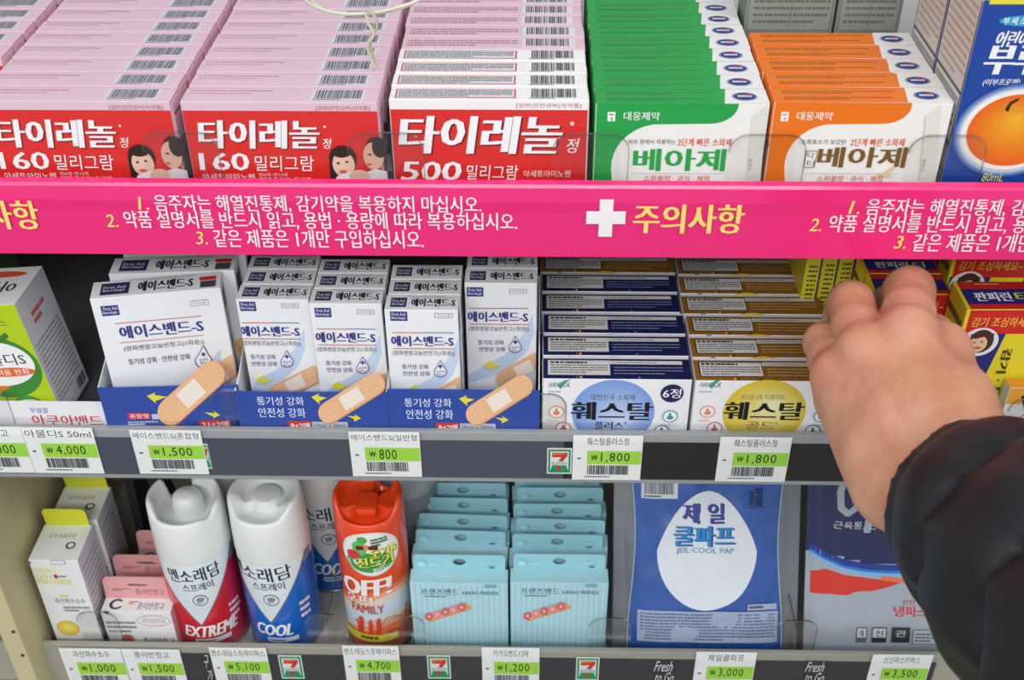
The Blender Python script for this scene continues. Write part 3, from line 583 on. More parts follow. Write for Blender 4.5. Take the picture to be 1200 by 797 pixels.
def bandage_tray(x0, x1, y0, y1, zt, label, rot=None, wide=False, u0=0, v0=0):
    W_, D2 = x1-x0, y1-y0; o = link('display_tray', box_mesh('display_tray', W_, D2, .6, [BLUE], 0), None, ((x0+x1)/2, (y0+y1)/2, ZM+.1), rot); tag(o, label, 'tray', 'blue bandage display trays')
    h_ = zt-ZM; box_at('front_panel', -W_/2, W_/2, -D2/2, -D2/2+.6, .6, h_, [BLUE], o, bev=0); box_at('back_panel', -W_/2, W_/2, D2/2-.6, D2/2, .6, h_+18, [M('D8DAE2', .5)], o, bev=0)
    for s_ in (-1, 1):
        me = prism('side_panel', [(-D2/2+.6, .6), (D2/2-.6, .6), (D2/2-.6, h_+18), (-D2/2+30, h_+6), (-D2/2+.6, h_)], -.3, .3, M('E6E8EE', .5), o, (s_*(W_/2-.3), 0, 0), 'x')
    p = Print(o, 'front', -D2/2)
    if wide:
        p.poly([(172, 464), (182, 460), (181, 463), (196, 465), (182, 470), (183, 473)], 'E8E03C'); p.rect(150, 484, 176, 491, 'D8342E'); p.text('혼합형', 152, 485, 174, 490, 'F6F0F0', .02); p.rect(178, 485, 198, 491, 'C6CCDE'); p.small(150, 493, 186, 498, 2, 'D0D8F0', wd=1.2)
        p.poly([(240, 483), (252, 484), (250, 481), (258, 486), (250, 490), (250, 488)], 'E8E03C'); p.rect(234, 492, 271, 503, 'D8342E'); p.text('21+2매', 237, 493.5, 268, 500, 'F8F4F4', .04)
    else:
        X = lambda u: u0+u; Y = lambda v: v0+v
        p.text('통기성 강화', X(24), Y(8), X(79), Y(18), 'DDE4F6', .02); p.text('안전성 강화', X(26), Y(21), X(81), Y(32), 'DDE4F6', .02)
        p.poly([(X(88), Y(8)), (X(97), Y(4)), (X(96), Y(7)), (X(106), Y(9)), (X(97), Y(13)), (X(98), Y(17))], 'E8E03C')
        p.poly([(X(130), Y(30)), (X(140), Y(31)), (X(138), Y(28)), (X(146), Y(33)), (X(138), Y(37)), (X(138), Y(34))], 'E8E03C'); p.rect(X(61), Y(36), X(88), Y(48), 'D8342E'); p.text('8+2매', X(64), Y(38), X(86), Y(45), 'F8F4F4', .04); p.rect(X(89), Y(37), X(131), Y(47), 'BFC4D2'); p.text('19mm x 38mm', X(92), Y(39), X(128), Y(43), '44485A', .01)
    for i, (a, b, c) in enumerate(p.V): p.V[i] = (max(-W_/2+.3, min(W_/2-.3, a)), b, max(.5, c if wide is False and False else min(c, h_+12 if False else h_-.2)))
    p.done('printed_front'); die_cut(o, D2, *((224, 461, 96, 31, 42) if wide else (u0+135, v0+10, 88, 25, 32))); return o
T1 = bandage_tray(-231, -157.6, 3.4, 82, 24.5, 'blue display tray under the wide bandage boxes', (0, 0, 3), True)
T2 = bandage_tray(-157.3, -77, 2.6, 84, 22.2, 'blue display tray holding the two middle-left columns of narrow bandage boxes', u0=277, v0=457)
T3 = bandage_tray(-76.6, 3.2, 2.6, 84, 24.5, 'blue display tray holding the two right-hand columns of narrow bandage boxes', u0=450, v0=459)
zb_ = ZM+.9
W1 = bandage_box(-225.5, -160.8, 14, 15.5, zb_, 76.5, True, 111, 347, 150, (0, 0, 10)); tag(W1, 'wide white bandage box in front, turned slightly, in the leftmost blue tray', group='wide bandage boxes')
for k, (dx, dy, dz) in enumerate(((4, 19.5, 4), (6.5, 37, 3))):
    c = copy_tree(W1); c.location.x += dx/1000; c.location.y += dy/1000; c.location.z += 0; c.rotation_euler.z = math.radians(4-2*k)
    c['label'] = ['second wide white bandage box, behind the turned front one', 'rearmost wide white bandage box of the leftmost tray'][k]
cols = [(-152.6, -115.3, 17.5, 'first', 275, 344.5, 83, 3), (-114.6, -77.6, 14.2, 'second', 363, 351.7, 84, 3), (-75.6, -38.4, 9.0, 'third', 451, 356, 88, 3), (-36.2, 1.2, 31, 'fourth', 541, 327.5, 85, 3)]
for i, (x0, x1, y0, nm, u0, v0, s, n) in enumerate(cols):
    b = bandage_box(x0, x1, y0, 13.4, zb_, 71 if i != 3 else 73, False, u0, v0, s)
    column(b, n, 14.2, lambda k, nm=nm: 'narrow white bandage box, %s in the %s narrow column from the left' % (ORD[k], nm), 'narrow bandage boxes', .5)
# --- white tray and green carton at the left
wt = link('display_tray', box_mesh('display_tray', 66, 60, .6, [M('55565A', .6)], 0), None, (-258.5, 34.2, ZM+.1)); tag(wt, 'low white tray with red lettering at the left of the middle shelf', 'tray')
box_at('front_panel', -33, 33, -30, -29.4, .6, 20.8, [M('EDEDF0', .42)], wt, bev=0)
for s_ in (-1, 1): box_at('side_panel', s_*33-.3, s_*33+.3, -29.3, 30, .6, 18 if s_ < 0 else 15, [M('DEDEE4', .5)], wt, bev=0)
p = Print(wt, 'front', -30); p.text('무알콜', 35, 478, 56, 484, '3A62B4', .03); p.text('아쿠아밴드', 38, 486.5, 120, 499, 'D8323A', .03); p.rect(58, 500, 133, 501.4, 'B86A70'); p.done('printed_front')
am = carton('lotion_carton', -290, -253, 8, 44, ZM+2.9, 72.2, [M('B7D019', .4, coat=.2), M('E6E7E8', .45), M('C9CBD0', .45)], 'white and lime green lotion carton standing in the white tray', 'box', rot=(0, -6, -3))
p = Print(am, 'front', -18, 'mm'); H2, W2 = 77.3, 18.5
p.rect(-W2+.4, 59, W2-.4, 74.5, 'B7D019'); p.text('암디스', -10, 64, 10, 69, '5A6A3A', .02); p.small(-6, 60.5, 12, 62.6, 1, '5A6A3A')
p.ell(-26, 18, 18.0, 58, '3E8A34'); p.ell(-30, 22, 4, 58, 'D9822A'); p.ell(-26, 26, 15.5, 55, 'F3F4F2'); p.text('아물디S', -17, 39.5, 11.5, 47, '4A4E54', .03); p.ell(-16, 32, 14.5, 38, 'E8672A'); p.text('가려움 완화', -12, 33, 11, 37, 'FBF3EE', .02)
p.poly([(-3, 55), (-1, 59), (2, 57.5), (7, 60.5), (8, 58), (5, 55.5), (1, 54)], '3F7F30'); p.ell(-7, 1, 12, 19, '4E9A3C'); p.rect(-3, 2, 9, 14, 'E4E8E2'); p.ell(-3.6, 11.5, 9.6, 16.5, 'F4F6F2')
for i, (a, b, c) in enumerate(p.V): p.V[i] = (max(-W2+.3, min(W2-.3, a)), b, c)
p.done('printed_front')
t = Print(am, 'top', H2, 'mm'); t.ell(-14, 8, 13, 14, 'D9542A'); t.text('아물디', -15, -6, 12, 4, '3C3C40', .04, rot=180); t.done('printed_top')
r_ = Print(am, 'right', W2, 'mm'); r_.small(-15, 10, 15, 50, 14, '8A8E96', 4, .45, 2.2); r_.small(-8, 57, 8, 66, 2, 'C8564E'); r_.bars(6, 3, 16, 9.5, '33343A', 18); r_.done('printed_side')
gl = carton('green_carton', -345, -296, 6, 30, ZM+.1, 24, [M('3FAE4C', .4), M('CDE0CC', .4), M('A8ACB0', .5)], 'green carton cut by the left frame edge on the middle shelf')
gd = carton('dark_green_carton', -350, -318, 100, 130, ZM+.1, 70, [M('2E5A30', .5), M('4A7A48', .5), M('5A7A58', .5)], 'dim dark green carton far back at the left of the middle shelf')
# --- digestive boxes, navy and gold
def plus_box(x0, x1, zt, top, oval, circ, name, sub, subcol, tagline, px):
    W_, h_, d_ = x1-x0, zt-ZM-.1, 19.2
    o = carton('enzyme_box', x0, x1, 5, 5+d_, ZM+.1, zt, [M('F2F2F4', .4, coat=.15), M(top, .4, coat=.2), M('DFE0E4', .45)], 'x')
    box_at('end_flap', -W_/2-.3, -W_/2+.1, -d_/2+1.5, d_/2-1.5, 1.5, h_-1.5, [M('D5D6DB', .5)], o, bev=0)
    t = Print(o, 'top', h_, 'mm'); t.rect(-W_/2+.2, d_/2-2.2, W_/2-.2, d_/2-.3, 'E6E6EA'); fr = '1A1A22' if px > 800 else 'C8C8D0'
    t.rect(-W_/2+2.6, -d_/2+3, -W_/2+W_*.455, d_/2-3.6, fr); t.rect(-W_/2+3.2, -d_/2+3.6, -W_/2+W_*.45, d_/2-4.2, 'E0DEDC'); t.small(-W_/2+4, -d_/2+4.2, -W_/2+W_*.44, d_/2-7, 4, '6A6868', 3, .5, 1.4)
    t.small(-W_/2+4, d_/2-6.6, -W_/2+W_*.36, d_/2-4.6, 1, '2E2C30', 5, .8, 2.2); t.rect(-W_/2+W_*.455, d_/2-7, W_/2-4, d_/2-4, 'E0DEDC'); t.small(-W_/2+W_*.47, d_/2-6.4, W_/2-5, d_/2-4.6, 1, '8A8888', 7, .5, 1.3)
    t.small(-W_/2+W_*.48, -d_/2+3, W_/2-4, d_/2-8.5, 3, '8890B8' if px < 800 else 'D0B27A', 9, .32, 1.4)
    for f_, cc in ((.225, 'D8324E'), (.25, 'F0DC3A'), (.275, '26262E'), (.42, '26262E'), (.64, '3C8AD8')): t.rect(-W_/2+W_*f_, -d_/2+.1, -W_/2+W_*f_+1, -d_/2+1.6, cc, up=False)
    t.done('printed_top')
    X = lambda u: px+u; p = Print(o, 'front', -d_/2)
    p.text('HANDOK', X(10), 448, X(36), 454, '3F6A7A', .02, .15); p.poly([(X(20), 451), (X(28), 446), (X(37), 444), (X(30), 448.5), (X(24), 456)], '4F9A8A'); p.small(X(9), 458, X(36), 460, 1, 'A0A0A6')
    p.ell(X(37), 445, X(134), 520, oval[0], oval[1], rings=10, n=48, off=(.2, -.35) if px < 800 else (.25, .2))
    p.text(tagline, X(59), 462, X(111), 469, '3A3C48' if px < 800 else '5A5238', .015); p.text(name, X(37) if px < 800 else X(39), 471, X(131), 492, '16161C', .06); p.text(sub, X(64), 494, X(97), 503, subcol, .045); p.text('정', X(98), 494, X(101), 497, subcol, .02)
    if circ: p.ell(X(141), 450, X(168), 471, '23235A'); p.text('6정', X(144), 455, X(165), 466, 'F4F4F8', .03)
    for (cx, cy, cc) in ((19, 482, 'E88A5A'), (27, 501, 'C8505A'), (152, 487, '4A8EA8'), (142, 504, '4A4E88')):
        p.ell(X(cx-9), cy-7, X(cx+9), cy+7, cc); p.ell(X(cx-7.8), cy-6, X(cx+7.8), cy+6, 'F2F2F4'); p.ell(X(cx-4), cy-1, X(cx+4), cy+3.5, cc); p.ell(X(cx-1.5), cy-4.5, X(cx+1.5), cy, cc)
    p.small(X(8), 491, X(30), 492.5, 1, 'C0A090', wd=1); p.small(X(146), 496.5, X(160), 498, 1, '90A8B0', wd=1)
    for i, (a, b, c) in enumerate(p.V): p.V[i] = (max(-W_/2+.3, min(W_/2-.3, a)), b, max(.5, c))
    p.done('printed_front'); return o
NV = plus_box(4.8, 82.3, 31.0, '1C2050', ('CBD9F2', '7FA2E2'), True, '훼스탈', '플러스', '23235A', '대한민국 소화제', 633)
column(NV, 5, 20.2, lambda k: 'navy-topped white digestive box, %s from the front of the navy column' % ORD[k], 'navy-topped digestive boxes', .6)
GD = plus_box(84.2, 163.4, 30.6, '97651E', ('F8F1C0', 'DEC23A'), False, '훼스탈', '골드', 'A8763A', '부드러운 소화, 가스제거까지~', 810)
column(GD, 7, 20.0, lambda k: 'gold-brown-topped white digestive box, %s from the front of the gold column' % ORD[k], 'gold-topped digestive boxes', .6)
nb = copy_tree(GD); nb.location = (NV.location.x-.0003, NV.location.y+.1015, NV.location.z); tag(nb, 'gold-brown-topped digestive box standing last in the navy column', group='odd box in the navy column')
# --- yellow and red cold-medicine cartons at the right
def cold_box(x0, x1, y0, d_, z0, z1, label, rot=None, full=True, grp='yellow and red cold medicine boxes'):
    W_, h_ = x1-x0, z1-z0; Yw = 'E6D62A'
    o = carton('cold_medicine_box', x0, x1, y0, y0+d_, z0, z1, [M(Yw, .38, coat=.25), M('D02824', .38, coat=.25), M(Yw, .4, coat=.2)], label, 'box', grp, rot)
    t = Print(o, 'top', h_, 'mm'); t.rect(-W_/2+2, -d_/2+d_*.18, W_/2-1, d_/2-d_*.28, '252A78'); t.text('판피린', -W_/2+W_*.18, -d_/2+d_*.28, -W_/2+W_*.62, d_/2-d_*.4, 'F4F4F6', .05); t.text('티', -W_/2+W_*.68, -d_/2+d_*.28, -W_/2+W_*.83, d_/2-d_*.4, 'E8DC3A', .05); t.small(-10, d_/2-3.5, 12, d_/2-2, 1, 'E8C060'); t.rect(-W_/2, -d_/2, -W_/2+1.8, d_/2, Yw); t.done('printed_top')
    p = Print(o, 'front', -d_/2, 'mm'); p.rect(-W_/2+2, h_-15.5, W_/2-.4, h_-.6, 'D02824'); p.text('감기 조심하세요~', -W_/2+W_*.10, h_-11, -W_/2+W_*.95, h_-5, 'F2C24A', .02, .1)
    p.add([(-W_/2+1, h_-15.3), (2.5, h_-15.3), (-7, 1), (-W_/2+1, 1)], [[0, 3, 2, 1]], '252A78')
    cx, cz = -W_/2+11, h_-20.5; p.ell(cx-9.5, cz-9, cx+9.5, cz+9, 'E9EAF0'); p.ell(cx-6, cz-7, cx+7, cz+7.8, '4A2E22'); p.ell(cx-5, cz-6.5, cx+4, cz+4, 'EABFA0'); p.poly([(cx-6, cz+5), (cx+6.5, cz+5.5), (cx+6, cz+1), (cx+2, cz+3.6), (cx-3, cz+2)], '4A2E22'); p.ell(cx-3.3, cz-.5, cx-1.9, cz+.3, '2A1A16'); p.ell(cx+.4, cz-.2, cx+1.8, cz+.6, '2A1A16'); p.ell(cx-2.6, cz-4.4, cx+1.4, cz-2.8, 'C85A4E')
    if full:
        p.text('감기 · 두통', 3.5, 12, 8.5, h_-25, '1A1A20', .02, rot=-90); p.text('판피린', -18, 22, -4, 29, 'F4F4F6', .05)
    p.done('printed_front')
    q = Print(o, 'left', -W_/2, 'mm'); q.small(-d_/2+2, 6, d_/2-2, h_-6, 6, '3A3A20', 4, .4, 2.4); q.rect(-d_/2+.2, .5, -d_/2+1.6, h_-1, 'D02824'); q.done('printed_side')
    return o
cold_box(217.6, 259, 15, 25, ZM+.1, 70, 'yellow, red and navy cold medicine box at the right frame edge, the front one', (0, 0, 1))
cold_box(178.5, 219.6, 41.5, 19, ZM+.1, 61, 'cold medicine box the hand grips, its red front showing beside the fingers', (0, 0, 0), False)
cold_box(178.5, 219.4, 61, 19, ZM+.1, 61, 'cold medicine box second in the stack behind the gripped one', (0, 0, 0), False)
cold_box(181, 222, 80.5, 19, ZM+.1, 62.5, 'cold medicine box third behind the fingers, under the pink strip', (0, 0, -1), False)
cold_box(224, 265, 62, 19, ZM+.1, 73.5, 'cold medicine box set back between the hand and the frame edge box', (0, 0, 0), False)
for k in range(3): 
    o = carton('yellow_carton', 151.3+k*9.6, 160.3+k*9.6, 80+k*1.5, 124, ZM+.1, 60, [M('E2D635', .4), M('EFE79A', .4), M('DCCB2C', .4)], 'slim yellow carton behind the fingers, %s from the left' % ['first', 'second', 'third'][k], 'box', 'slim yellow cartons')
    q = Print(o, 'front', -(44-k*1.5)/2, 'mm'); q.small(-2.5, 34, 2.5, 62, 9, '4A4A20', k, .45, 1.8); q.rect(3.4, 1, 4.2, 67, '252A78'); q.done('printed_front')
ob = carton('white_carton', 247, 285, 5.5, 13.5, ZM+.1, 27, [M('E6E4E0', .4), M('E8962A', .4), M('D8D6D2', .4)], 'white carton with black ink drawing and orange top at the right edge', 'box')
p = Print(ob, 'front', -4, 'mm'); p.rect(-18.6, 24, 18.6, 34.6, 'E2A030'); p.poly([(-12, 29), (-7, 33), (0, 31), (6, 34), (12, 30), (8, 24), (3, 20), (-2, 22), (-8, 20)], '1E1C1C'); p.ell(-10, 4, 0, 18, '8A8884'); p.ell(-9.3, 4.7, -.7, 17.3, 'E6E4E0'); p.done('printed_front')

# ================================================================== BOTTOM SHELF
def tab_plate(name, w_, h_, r, hole, mat, parent, loc, th=.3, slot=None, lean=0):
    """hang tab: thin rounded plate with a real hole"""
    c = bpy.data.curves.new(name, 'CURVE'); c.dimensions = '2D'; c.fill_mode = 'BOTH'; c.extrude = th/1000
    def spl(pts):
        s = c.splines.new('POLY'); s.points.add(len(pts)-1); s.use_cyclic_u = True
        for q, (a, b) in zip(s.points, pts): q.co = (a/1000, b/1000, 0, 1)
    spl(rounded(w_, h_, r))
    hx, hz, hw, hh = hole
    spl([(hx+hw*math.cos(2*math.pi*k/20), hz+hh*math.sin(2*math.pi*k/20)) for k in range(20)])
    o = bpy.data.objects.new('t', c); COL.objects.link(o); me = bpy.data.meshes.new_from_object(o.evaluated_get(bpy.context.evaluated_depsgraph_get())); bpy.data.objects.remove(o)
    me.materials.clear(); me.materials.append(mat); q = link(name, me, parent, loc, (90-lean, 0, 0)); return q
# --- peroxide cartons
def perox():
    o = carton('peroxide_carton', -303, -273, 8, 38, ZB+.1, -114, [M('EDEEEF', .42), M('E9E9EA', .45), M('D2D4DC', .45)], 'x')
    tb = tab_plate('hang_tab', 27, 15, 3.5, (0, 9.5, 3, .01), M('D6DC2C', .4), o, (0, 14.4, 88.6), lean=-4)
    p = Print(o, 'front', -15); YP = 'DADF4E'
    for i, t in enumerate(('HYDRO-', 'GEN', 'PEROXIDE')): p.text(t, 39+i*2.5, 666+i*6.5, (68, 60, 84)[i]+i*0, 671.5+i*6.5, YP, .03)
    p.ell(63, 673, 68, 678, 'C83A3A'); p.small(69, 674, 84, 677, 1, '909098', wd=1); p.text('과산화수소수', 64, 701, 100, 707, '7A7C84', .01); p.rect(70, 697, 80, 699, YP); p.small(75, 710, 106, 717, 2, '9A9CA4', wd=1.4); p.ell(31, 657, 36, 661, '6A6A70'); p.rect(60, 656, 76, 661, '9A9CA4'); p.rect(60.6, 656.6, 75.4, 660.4, 'EDEEEF')
    p.ell(67, 727, 93, 744, 'F0E070', 'E2C24A', rings=4); p.done('printed_front')
    t = Print(o, 'top', 89, 'mm'); t.text('과산화수소수', -9, 3, 8, 7, '8A8C92', .01, rot=180); t.ell(4, -6, 10, 0, '4A4C54'); t.ell(5.3, -4.8, 9, -1, 'E9E9EA'); t.done('printed_top')
    r_ = Print(o, 'right', 15, 'mm'); r_.small(-12, 14, 12, 80, 14, '9A9CA6', 4, .4, 2.2); r_.done('printed_side'); return o
P1 = perox(); tag(P1, 'white peroxide carton with yellow hang tab, the front one by the cream panel', group='peroxide cartons')
P2 = copy_tree(P1); P2.location = P2.location+Vector((.0015, .0335, 0)); P2['label'] = 'second white carton with yellow hang tab, standing behind the front one'
# --- paper tape boxes with pink tabs
def tape_box():
    o = carton('tape_box', -269.6, -225.5, 8.6, 20.5, ZB+.1, -161, [M('E9EAEC', .42), M('E6E6E8', .45), M('D9A3A8', .5)], 'x'); h_ = 41.9; W_ = 44.1
    tab_plate('hang_tab', 43, 17.5, 4, (0, 11, 7, 1.1), M('E2A3A4', .5), o, (0, 5.5, h_+.1), lean=6)
    tt = bpy.context.view_layer; p = Print(o, 'front', -5.95); p.ell(122, 716, 128, 720, '6A6A72'); p.ell(160, 721, 200, 734, 'D8A0A0'); p.ell(161, 722, 199, 733, 'E9EAEC'); p.text('서지컬테이프', 166, 724.5, 194, 730.5, 'B86A6A', .01)
    p.text('종이반창고', 168, 747, 205, 754, '5A5A60', .02); p.ell(143, 743, 158, 754, 'A8433E', 'C86A5A', rings=3); p.small(126, 727, 160, 742, 3, '8A8A90', 5, .5, 2); p.done('printed_front')
    t = Print(o, 'top', h_, 'mm'); t.text('종이반창고', 0, -3.6, 17, 2, '6A6A70', .02); t.ell(-18, -4, -9, 4.5, '3A3C42'); t.ell(-16, -2.6, -10.4, 3, 'E6E6E8'); t.rect(-11, -1.4, -8.5, 2.6, 'E6E6E8'); t.small(-6, 0, 0, 3, 2, 'C08080', wd=1); t.done('printed_top')
    g = link('tab_print', None, o, (0, 5.5, h_+.1), (-6, 0, 0)); q = Print(g, 'front', -.32, 'mm'); q.text('종이반창고', -2, 3, 16, 8, 'A8585E', .02); q.small(-16, 6, -5, 8.5, 2, 'B86A70', wd=1.2)
    me = mesh('tab_lettering', q.V, q.F, q.mats, q.MI); bpy.data.objects.remove(g); link('tab_lettering', me, o, (0, 5.5, h_+.1), (-6, 0, 0)); return o
K1 = tape_box(); tag(K1, 'small white tape box with pink hang tab, front one of three', group='pink-tabbed tape boxes')
for k, (dx, dy) in enumerate(((.001, .0185), (.010, .040))):
    c = copy_tree(K1); c.location = c.location+Vector((dx, dy, 0)); c['label'] = ['pink-tabbed tape box, the middle one of three', 'pink-tabbed tape box, rearmost of three, partly behind the red can'][k]
for k, (x, y) in enumerate(((-262, 72), (-240, 64))):
    o = prism('shelf_pusher', [(0, 0), (46, 0), (46, 8), (16, 98), (6, 98)], -3, 3, M('26262A', .45), None, (x, y, ZB+.1), 'x', bev=.6); tag(o, ['left black plastic pusher in the dim back behind the tape boxes', 'right black plastic pusher in the dim back behind the tape boxes'][k], 'pusher', 'black pushers behind the tape boxes')
# --- spray cans
def cap_mesh(name, R, z0, z1, rim, floor, mat, inner=.78, n=96):
    """cap wall whose rim height follows rim(angle); closed by a floor inside"""
    prof = lambda zr, fl: [(R, z0), (R*1.01, z0+2), (R*.995, z0+(zr-z0)*.5), (R*.97, zr-3), (R*.94, zr-1), (R*.9, zr), (R*.84, zr-.6), (R*inner, zr-2.5), (R*inner*.97, fl+1.5 if fl < zr-3 else zr-2.8), (R*inner*.85, min(fl, zr-2.9)), (.01, min(fl, zr-2.9))]
    vs_ = []; K = 11
    for i in range(n):
        a = 2*math.pi*i/n; P_ = prof(rim(a), floor)
        vs_ += [(r*math.sin(a), -r*math.cos(a), z) for r, z in P_]
    fs = [[i*K+j, i*K+j+1, ((i+1) % n)*K+j+1, ((i+1) % n)*K+j] for i in range(n) for j in range(K-1)]
    me = mesh(name, vs_, [f[::-1] for f in fs], [mat], smooth=True); return me
def sm(x): x = max(0, min(1, x)); return x*x*(3-2*x)
def notch(a, c, wd, soft):                      # 1 inside a window centred on angle c
    d = abs((a-c+math.pi) % (2*math.pi)-math.pi); return 1-sm((d-wd)/soft)
def can_body(o, R, h, mat):
    link('can_body', lathe_mesh('can_body', [(0.01, 0), (R*.9, 0), (R*.97, 1), (R, 3), (R, h-2), (R*.98, h-.3), (R*.9, h)], mat), o)
    link('seam_ring', lathe_mesh('seam_ring', [(R+.05, .9), (R+.5, 1.4), (R+.5, 2.4), (R+.05, 2.9)], M('B8BABD', .3, .5, metal=1)), o)
def cyl_field(p, R, a0, a1, lo, hi, m, n=36):
    vs_ = []; 
    for i in range(n+1): a = a0+(a1-a0)*i/n; l, h = lo(a), hi(a); vs_ += [(a, l), (a, max(h, l))]
    p.add(vs_, [[2*i, 2*i+2, 2*i+3, 2*i+1] for i in range(n)], m)
def spray(name, x, y, capstyle, base, dark, word, sub, px, tip, label, rz=0):
    R = 23.0; o = link(name, None, None, (x, y, ZB+.1)); tag(o, label, 'spray can', 'white-capped muscle spray cans')
    can_body(o, R, 84, M('DDE8EC', .3, .5, coat=.4)); CW = M('E9ECEA', .38, .5, coat=.3, sss=.15)
    p = Print(o, 'cyl', 0, R=R); a0, zt = p.ab(*tip); k = 1.28
    V = lambda a: min(83, zt+k*abs(a-a0)*1.35)
    cyl_field(p, R, a0-34, a0+34, lambda a: 3.2, lambda a: V(a)+3.2, 'F2F4F4'); cyl_field(p, R, a0-36, a0+36, lambda a: 3.2, lambda a: V(a)+1.8, '7F858C'); cyl_field(p, R, a0-60, a0+60, lambda a: 3.2, lambda a: V(a) if abs(a-a0) < 26 else V(a0+26), M(base, .3, .5, coat=.5), 60)
    X = lambda u: px+u; p.text('멘소래담', X(39), 667, X(99), 683, '2C2C32', .03, rot=3); p.text('스프레이', X(54), 684, X(91), 693, '3A3C42', .02, rot=3)
    p.ell(X(66), 697, X(84), 710, '55585E'); p.ell(X(67), 698, X(83), 709, 'DDE8EC'); p.ell(X(70), 700, X(80), 705, '8A8E94'); p.text('파스', X(71), 704, X(79), 708, '55585E', .02)
    p.text(word, X(60) if sub == 'C' else X(58), 732, X(103) if sub == 'C' else X(122), 745, 'F4F6F8', .06, .2); p.rect(X(72) if sub == 'C' else X(70), 747, X(108) if sub == 'C' else X(113), 752, 'D8E4EC'); p.small(X(74) if sub == 'C' else X(72), 748, X(106) if sub == 'C' else X(111), 751, 1, base if sub == 'C' else '8A2A30', wd=1.5)
    p.small(X(108), 698, X(121), 722, 3, 'F0E0E4', 6, .5, 2.2); p.done('printed_label')
    if capstyle == 'open':
        rim = lambda a: 122-17*notch(a, math.radians(205), .30, .22)-7*notch(a, math.radians(5), .75, .6)-3*notch(a, math.radians(90), .5, .5)
        link('cap', cap_mesh('cap', R, 82.5, 122, rim, 104, CW), o); link('nozzle', lathe_mesh('nozzle', [(9.5, 103.6), (9.3, 112), (8, 116.5), (5, 118.6), (.01, 119.2)], CW, 32), o, (0, 4, 0))
        # thumb recess in the front of the cap
    else:
        rim = lambda a: 124-8*notch(a, math.radians(-10), .6, .7)
        link('cap', cap_mesh('cap', R, 82.5, 124, rim, 118, CW, .62), o); link('nozzle', lathe_mesh('nozzle', [(9.2, 112), (9, 119.5), (8.4, 120.6), (7, 121), (.01, 121.2)], CW, 32), o, (1, 1, 0))
    o.rotation_euler.z = math.radians(rz); return o
CAN1 = spray('spray_can', -209.8, 33, 'open', 'D01F2E', '7A1030', 'EXTREME', 'E', 160, (237, 734), 'white-capped spray can with red V label, open notched cap')
CAN2 = spray('spray_can', -160.8, 33.5, 'closed', '1565C4', '0A3A80', 'COOL', 'C', 243, (318, 731), 'white-capped spray can with blue V label, front one with round closed cap')
CAN3 = copy_tree(CAN2); CAN3.location = (-.1365, .085, (ZB+.1)/1000); CAN3.rotation_euler.z = math.radians(10); CAN3['label'] = 'white-capped blue spray can standing behind, between the front blue can and the orange can'
CAN4 = copy_tree(CAN1); CAN4.location = (-.2, .087, (ZB+.1)/1000); CAN4['label'] = 'white-capped spray can behind the red one, only its cap showing'
# orange insect repellent can
OC = link('repellent_can', None, None, (-99, 33.5, ZB+.1)); tag(OC, 'orange-red insect repellent spray can with a round green sticker', 'spray can')
R = 21.6; OR = M('EE4A1C', .32, .5, coat=.45); can_body(OC, R, 86, M('E8501E', .3, .5, coat=.4))
p = Print(OC, 'cyl', 0, R=R)
grad = ['E8541F', 'EC7A4A', 'EFB08C', 'E6D3C8', 'CFDDE6', 'C6DCEA', 'DCD6D2', 'F0A986', 'EE7038']
zz = [p.ab(432, v)[1] for v in (685, 690, 695, 700, 706, 713, 720, 727, 733, 740)]
for i, g_ in enumerate(grad): cyl_field(p, R, -26, 36, lambda a, i=i: max(3.2, zz[i+1]-max(0, 9-a)*.42), lambda a, i=i: max(3.2, zz[i]+.1-max(0, 9-a)*.42), g_, 32)
p.ell(404, 624, 467, 675, 'E8ECE4', n=48); p.ell(406, 626, 465, 673, 'F4F6F0', n=48)
p.ell(408, 648, 462, 671, '3FA04A', n=40); p.ell(413, 634, 430, 650, '6FBF6A'); p.ell(418, 629, 430, 637, '4FAF58'); p.ell(408, 644, 422, 654, 'D8384A'); p.text('모기&', 433, 640, 464, 651, 'F6EC58', .05, rot=4, shadow=('12301A', .9, .8)); p.text('진드기', 419, 652, 460, 664, 'F6EC58', .05, rot=4, shadow=('12301A', .9, .8)); p.text('차단!', 437, 664, 453, 671, 'F4F6F0', .04); p.small(434, 629, 454, 639, 3, '3A6A40', wd=1.6)
p.text('OFF!', 406, 679, 459, 698, 'F4F2EE', .085, shear=.12, rot=3); p.text('오프!', 410, 697, 436, 706, 'F4F2EE', .05, rot=2); p.text('FAMILY', 415, 709, 450, 718, 'C83A1E', .03)
for (cx, s_) in ((424, 1), (435, .72), (444, .85)):
    p.ell(cx-2.6*s_, 735-14*s_, cx+2.6*s_, 735-8*s_, 'D8441E'); p.poly([(cx-3.4*s_, 735-8*s_), (cx+3.4*s_, 735-8*s_), (cx+2.6*s_, 741), (cx-2.6*s_, 741)], 'D8441E'); p.poly([(cx-6*s_, 735-11*s_), (cx-5*s_, 735-11.5*s_), (cx, 735-5*s_), (cx-1, 735-3*s_)], 'D8441E')
cyl_field(p, R, -22, 14, lambda a: p.ab(435, 750)[1]+(a*.0), lambda a: p.ab(435, 742)[1], 'E4D836', 20); p.small(425, 744, 456, 748, 1, '3A3A20', 4, .8, 2)
p.done('printed_label')
link('cap', cap_mesh('cap', R, 84, 124, lambda a: 124-9*notch(a, 0, .7, .8)-12*notch(a, math.radians(150), .22, .2), 116.5, OR, .80), OC)
bt = box_at('spray_button', -6, 6, -12, 5, 113.5, 120.5, [OR], OC, bev=2.4)
box_at('cap_slot', -6, 7, -22.2, -20.7, 97, 100, [M('6A1A0E', .6)], OC, bev=.3); box_at('cap_slot', -1.5, 1.5, -22.3, -20.6, 97.2, 101, [M('F08A60', .5)], OC, bev=.3)
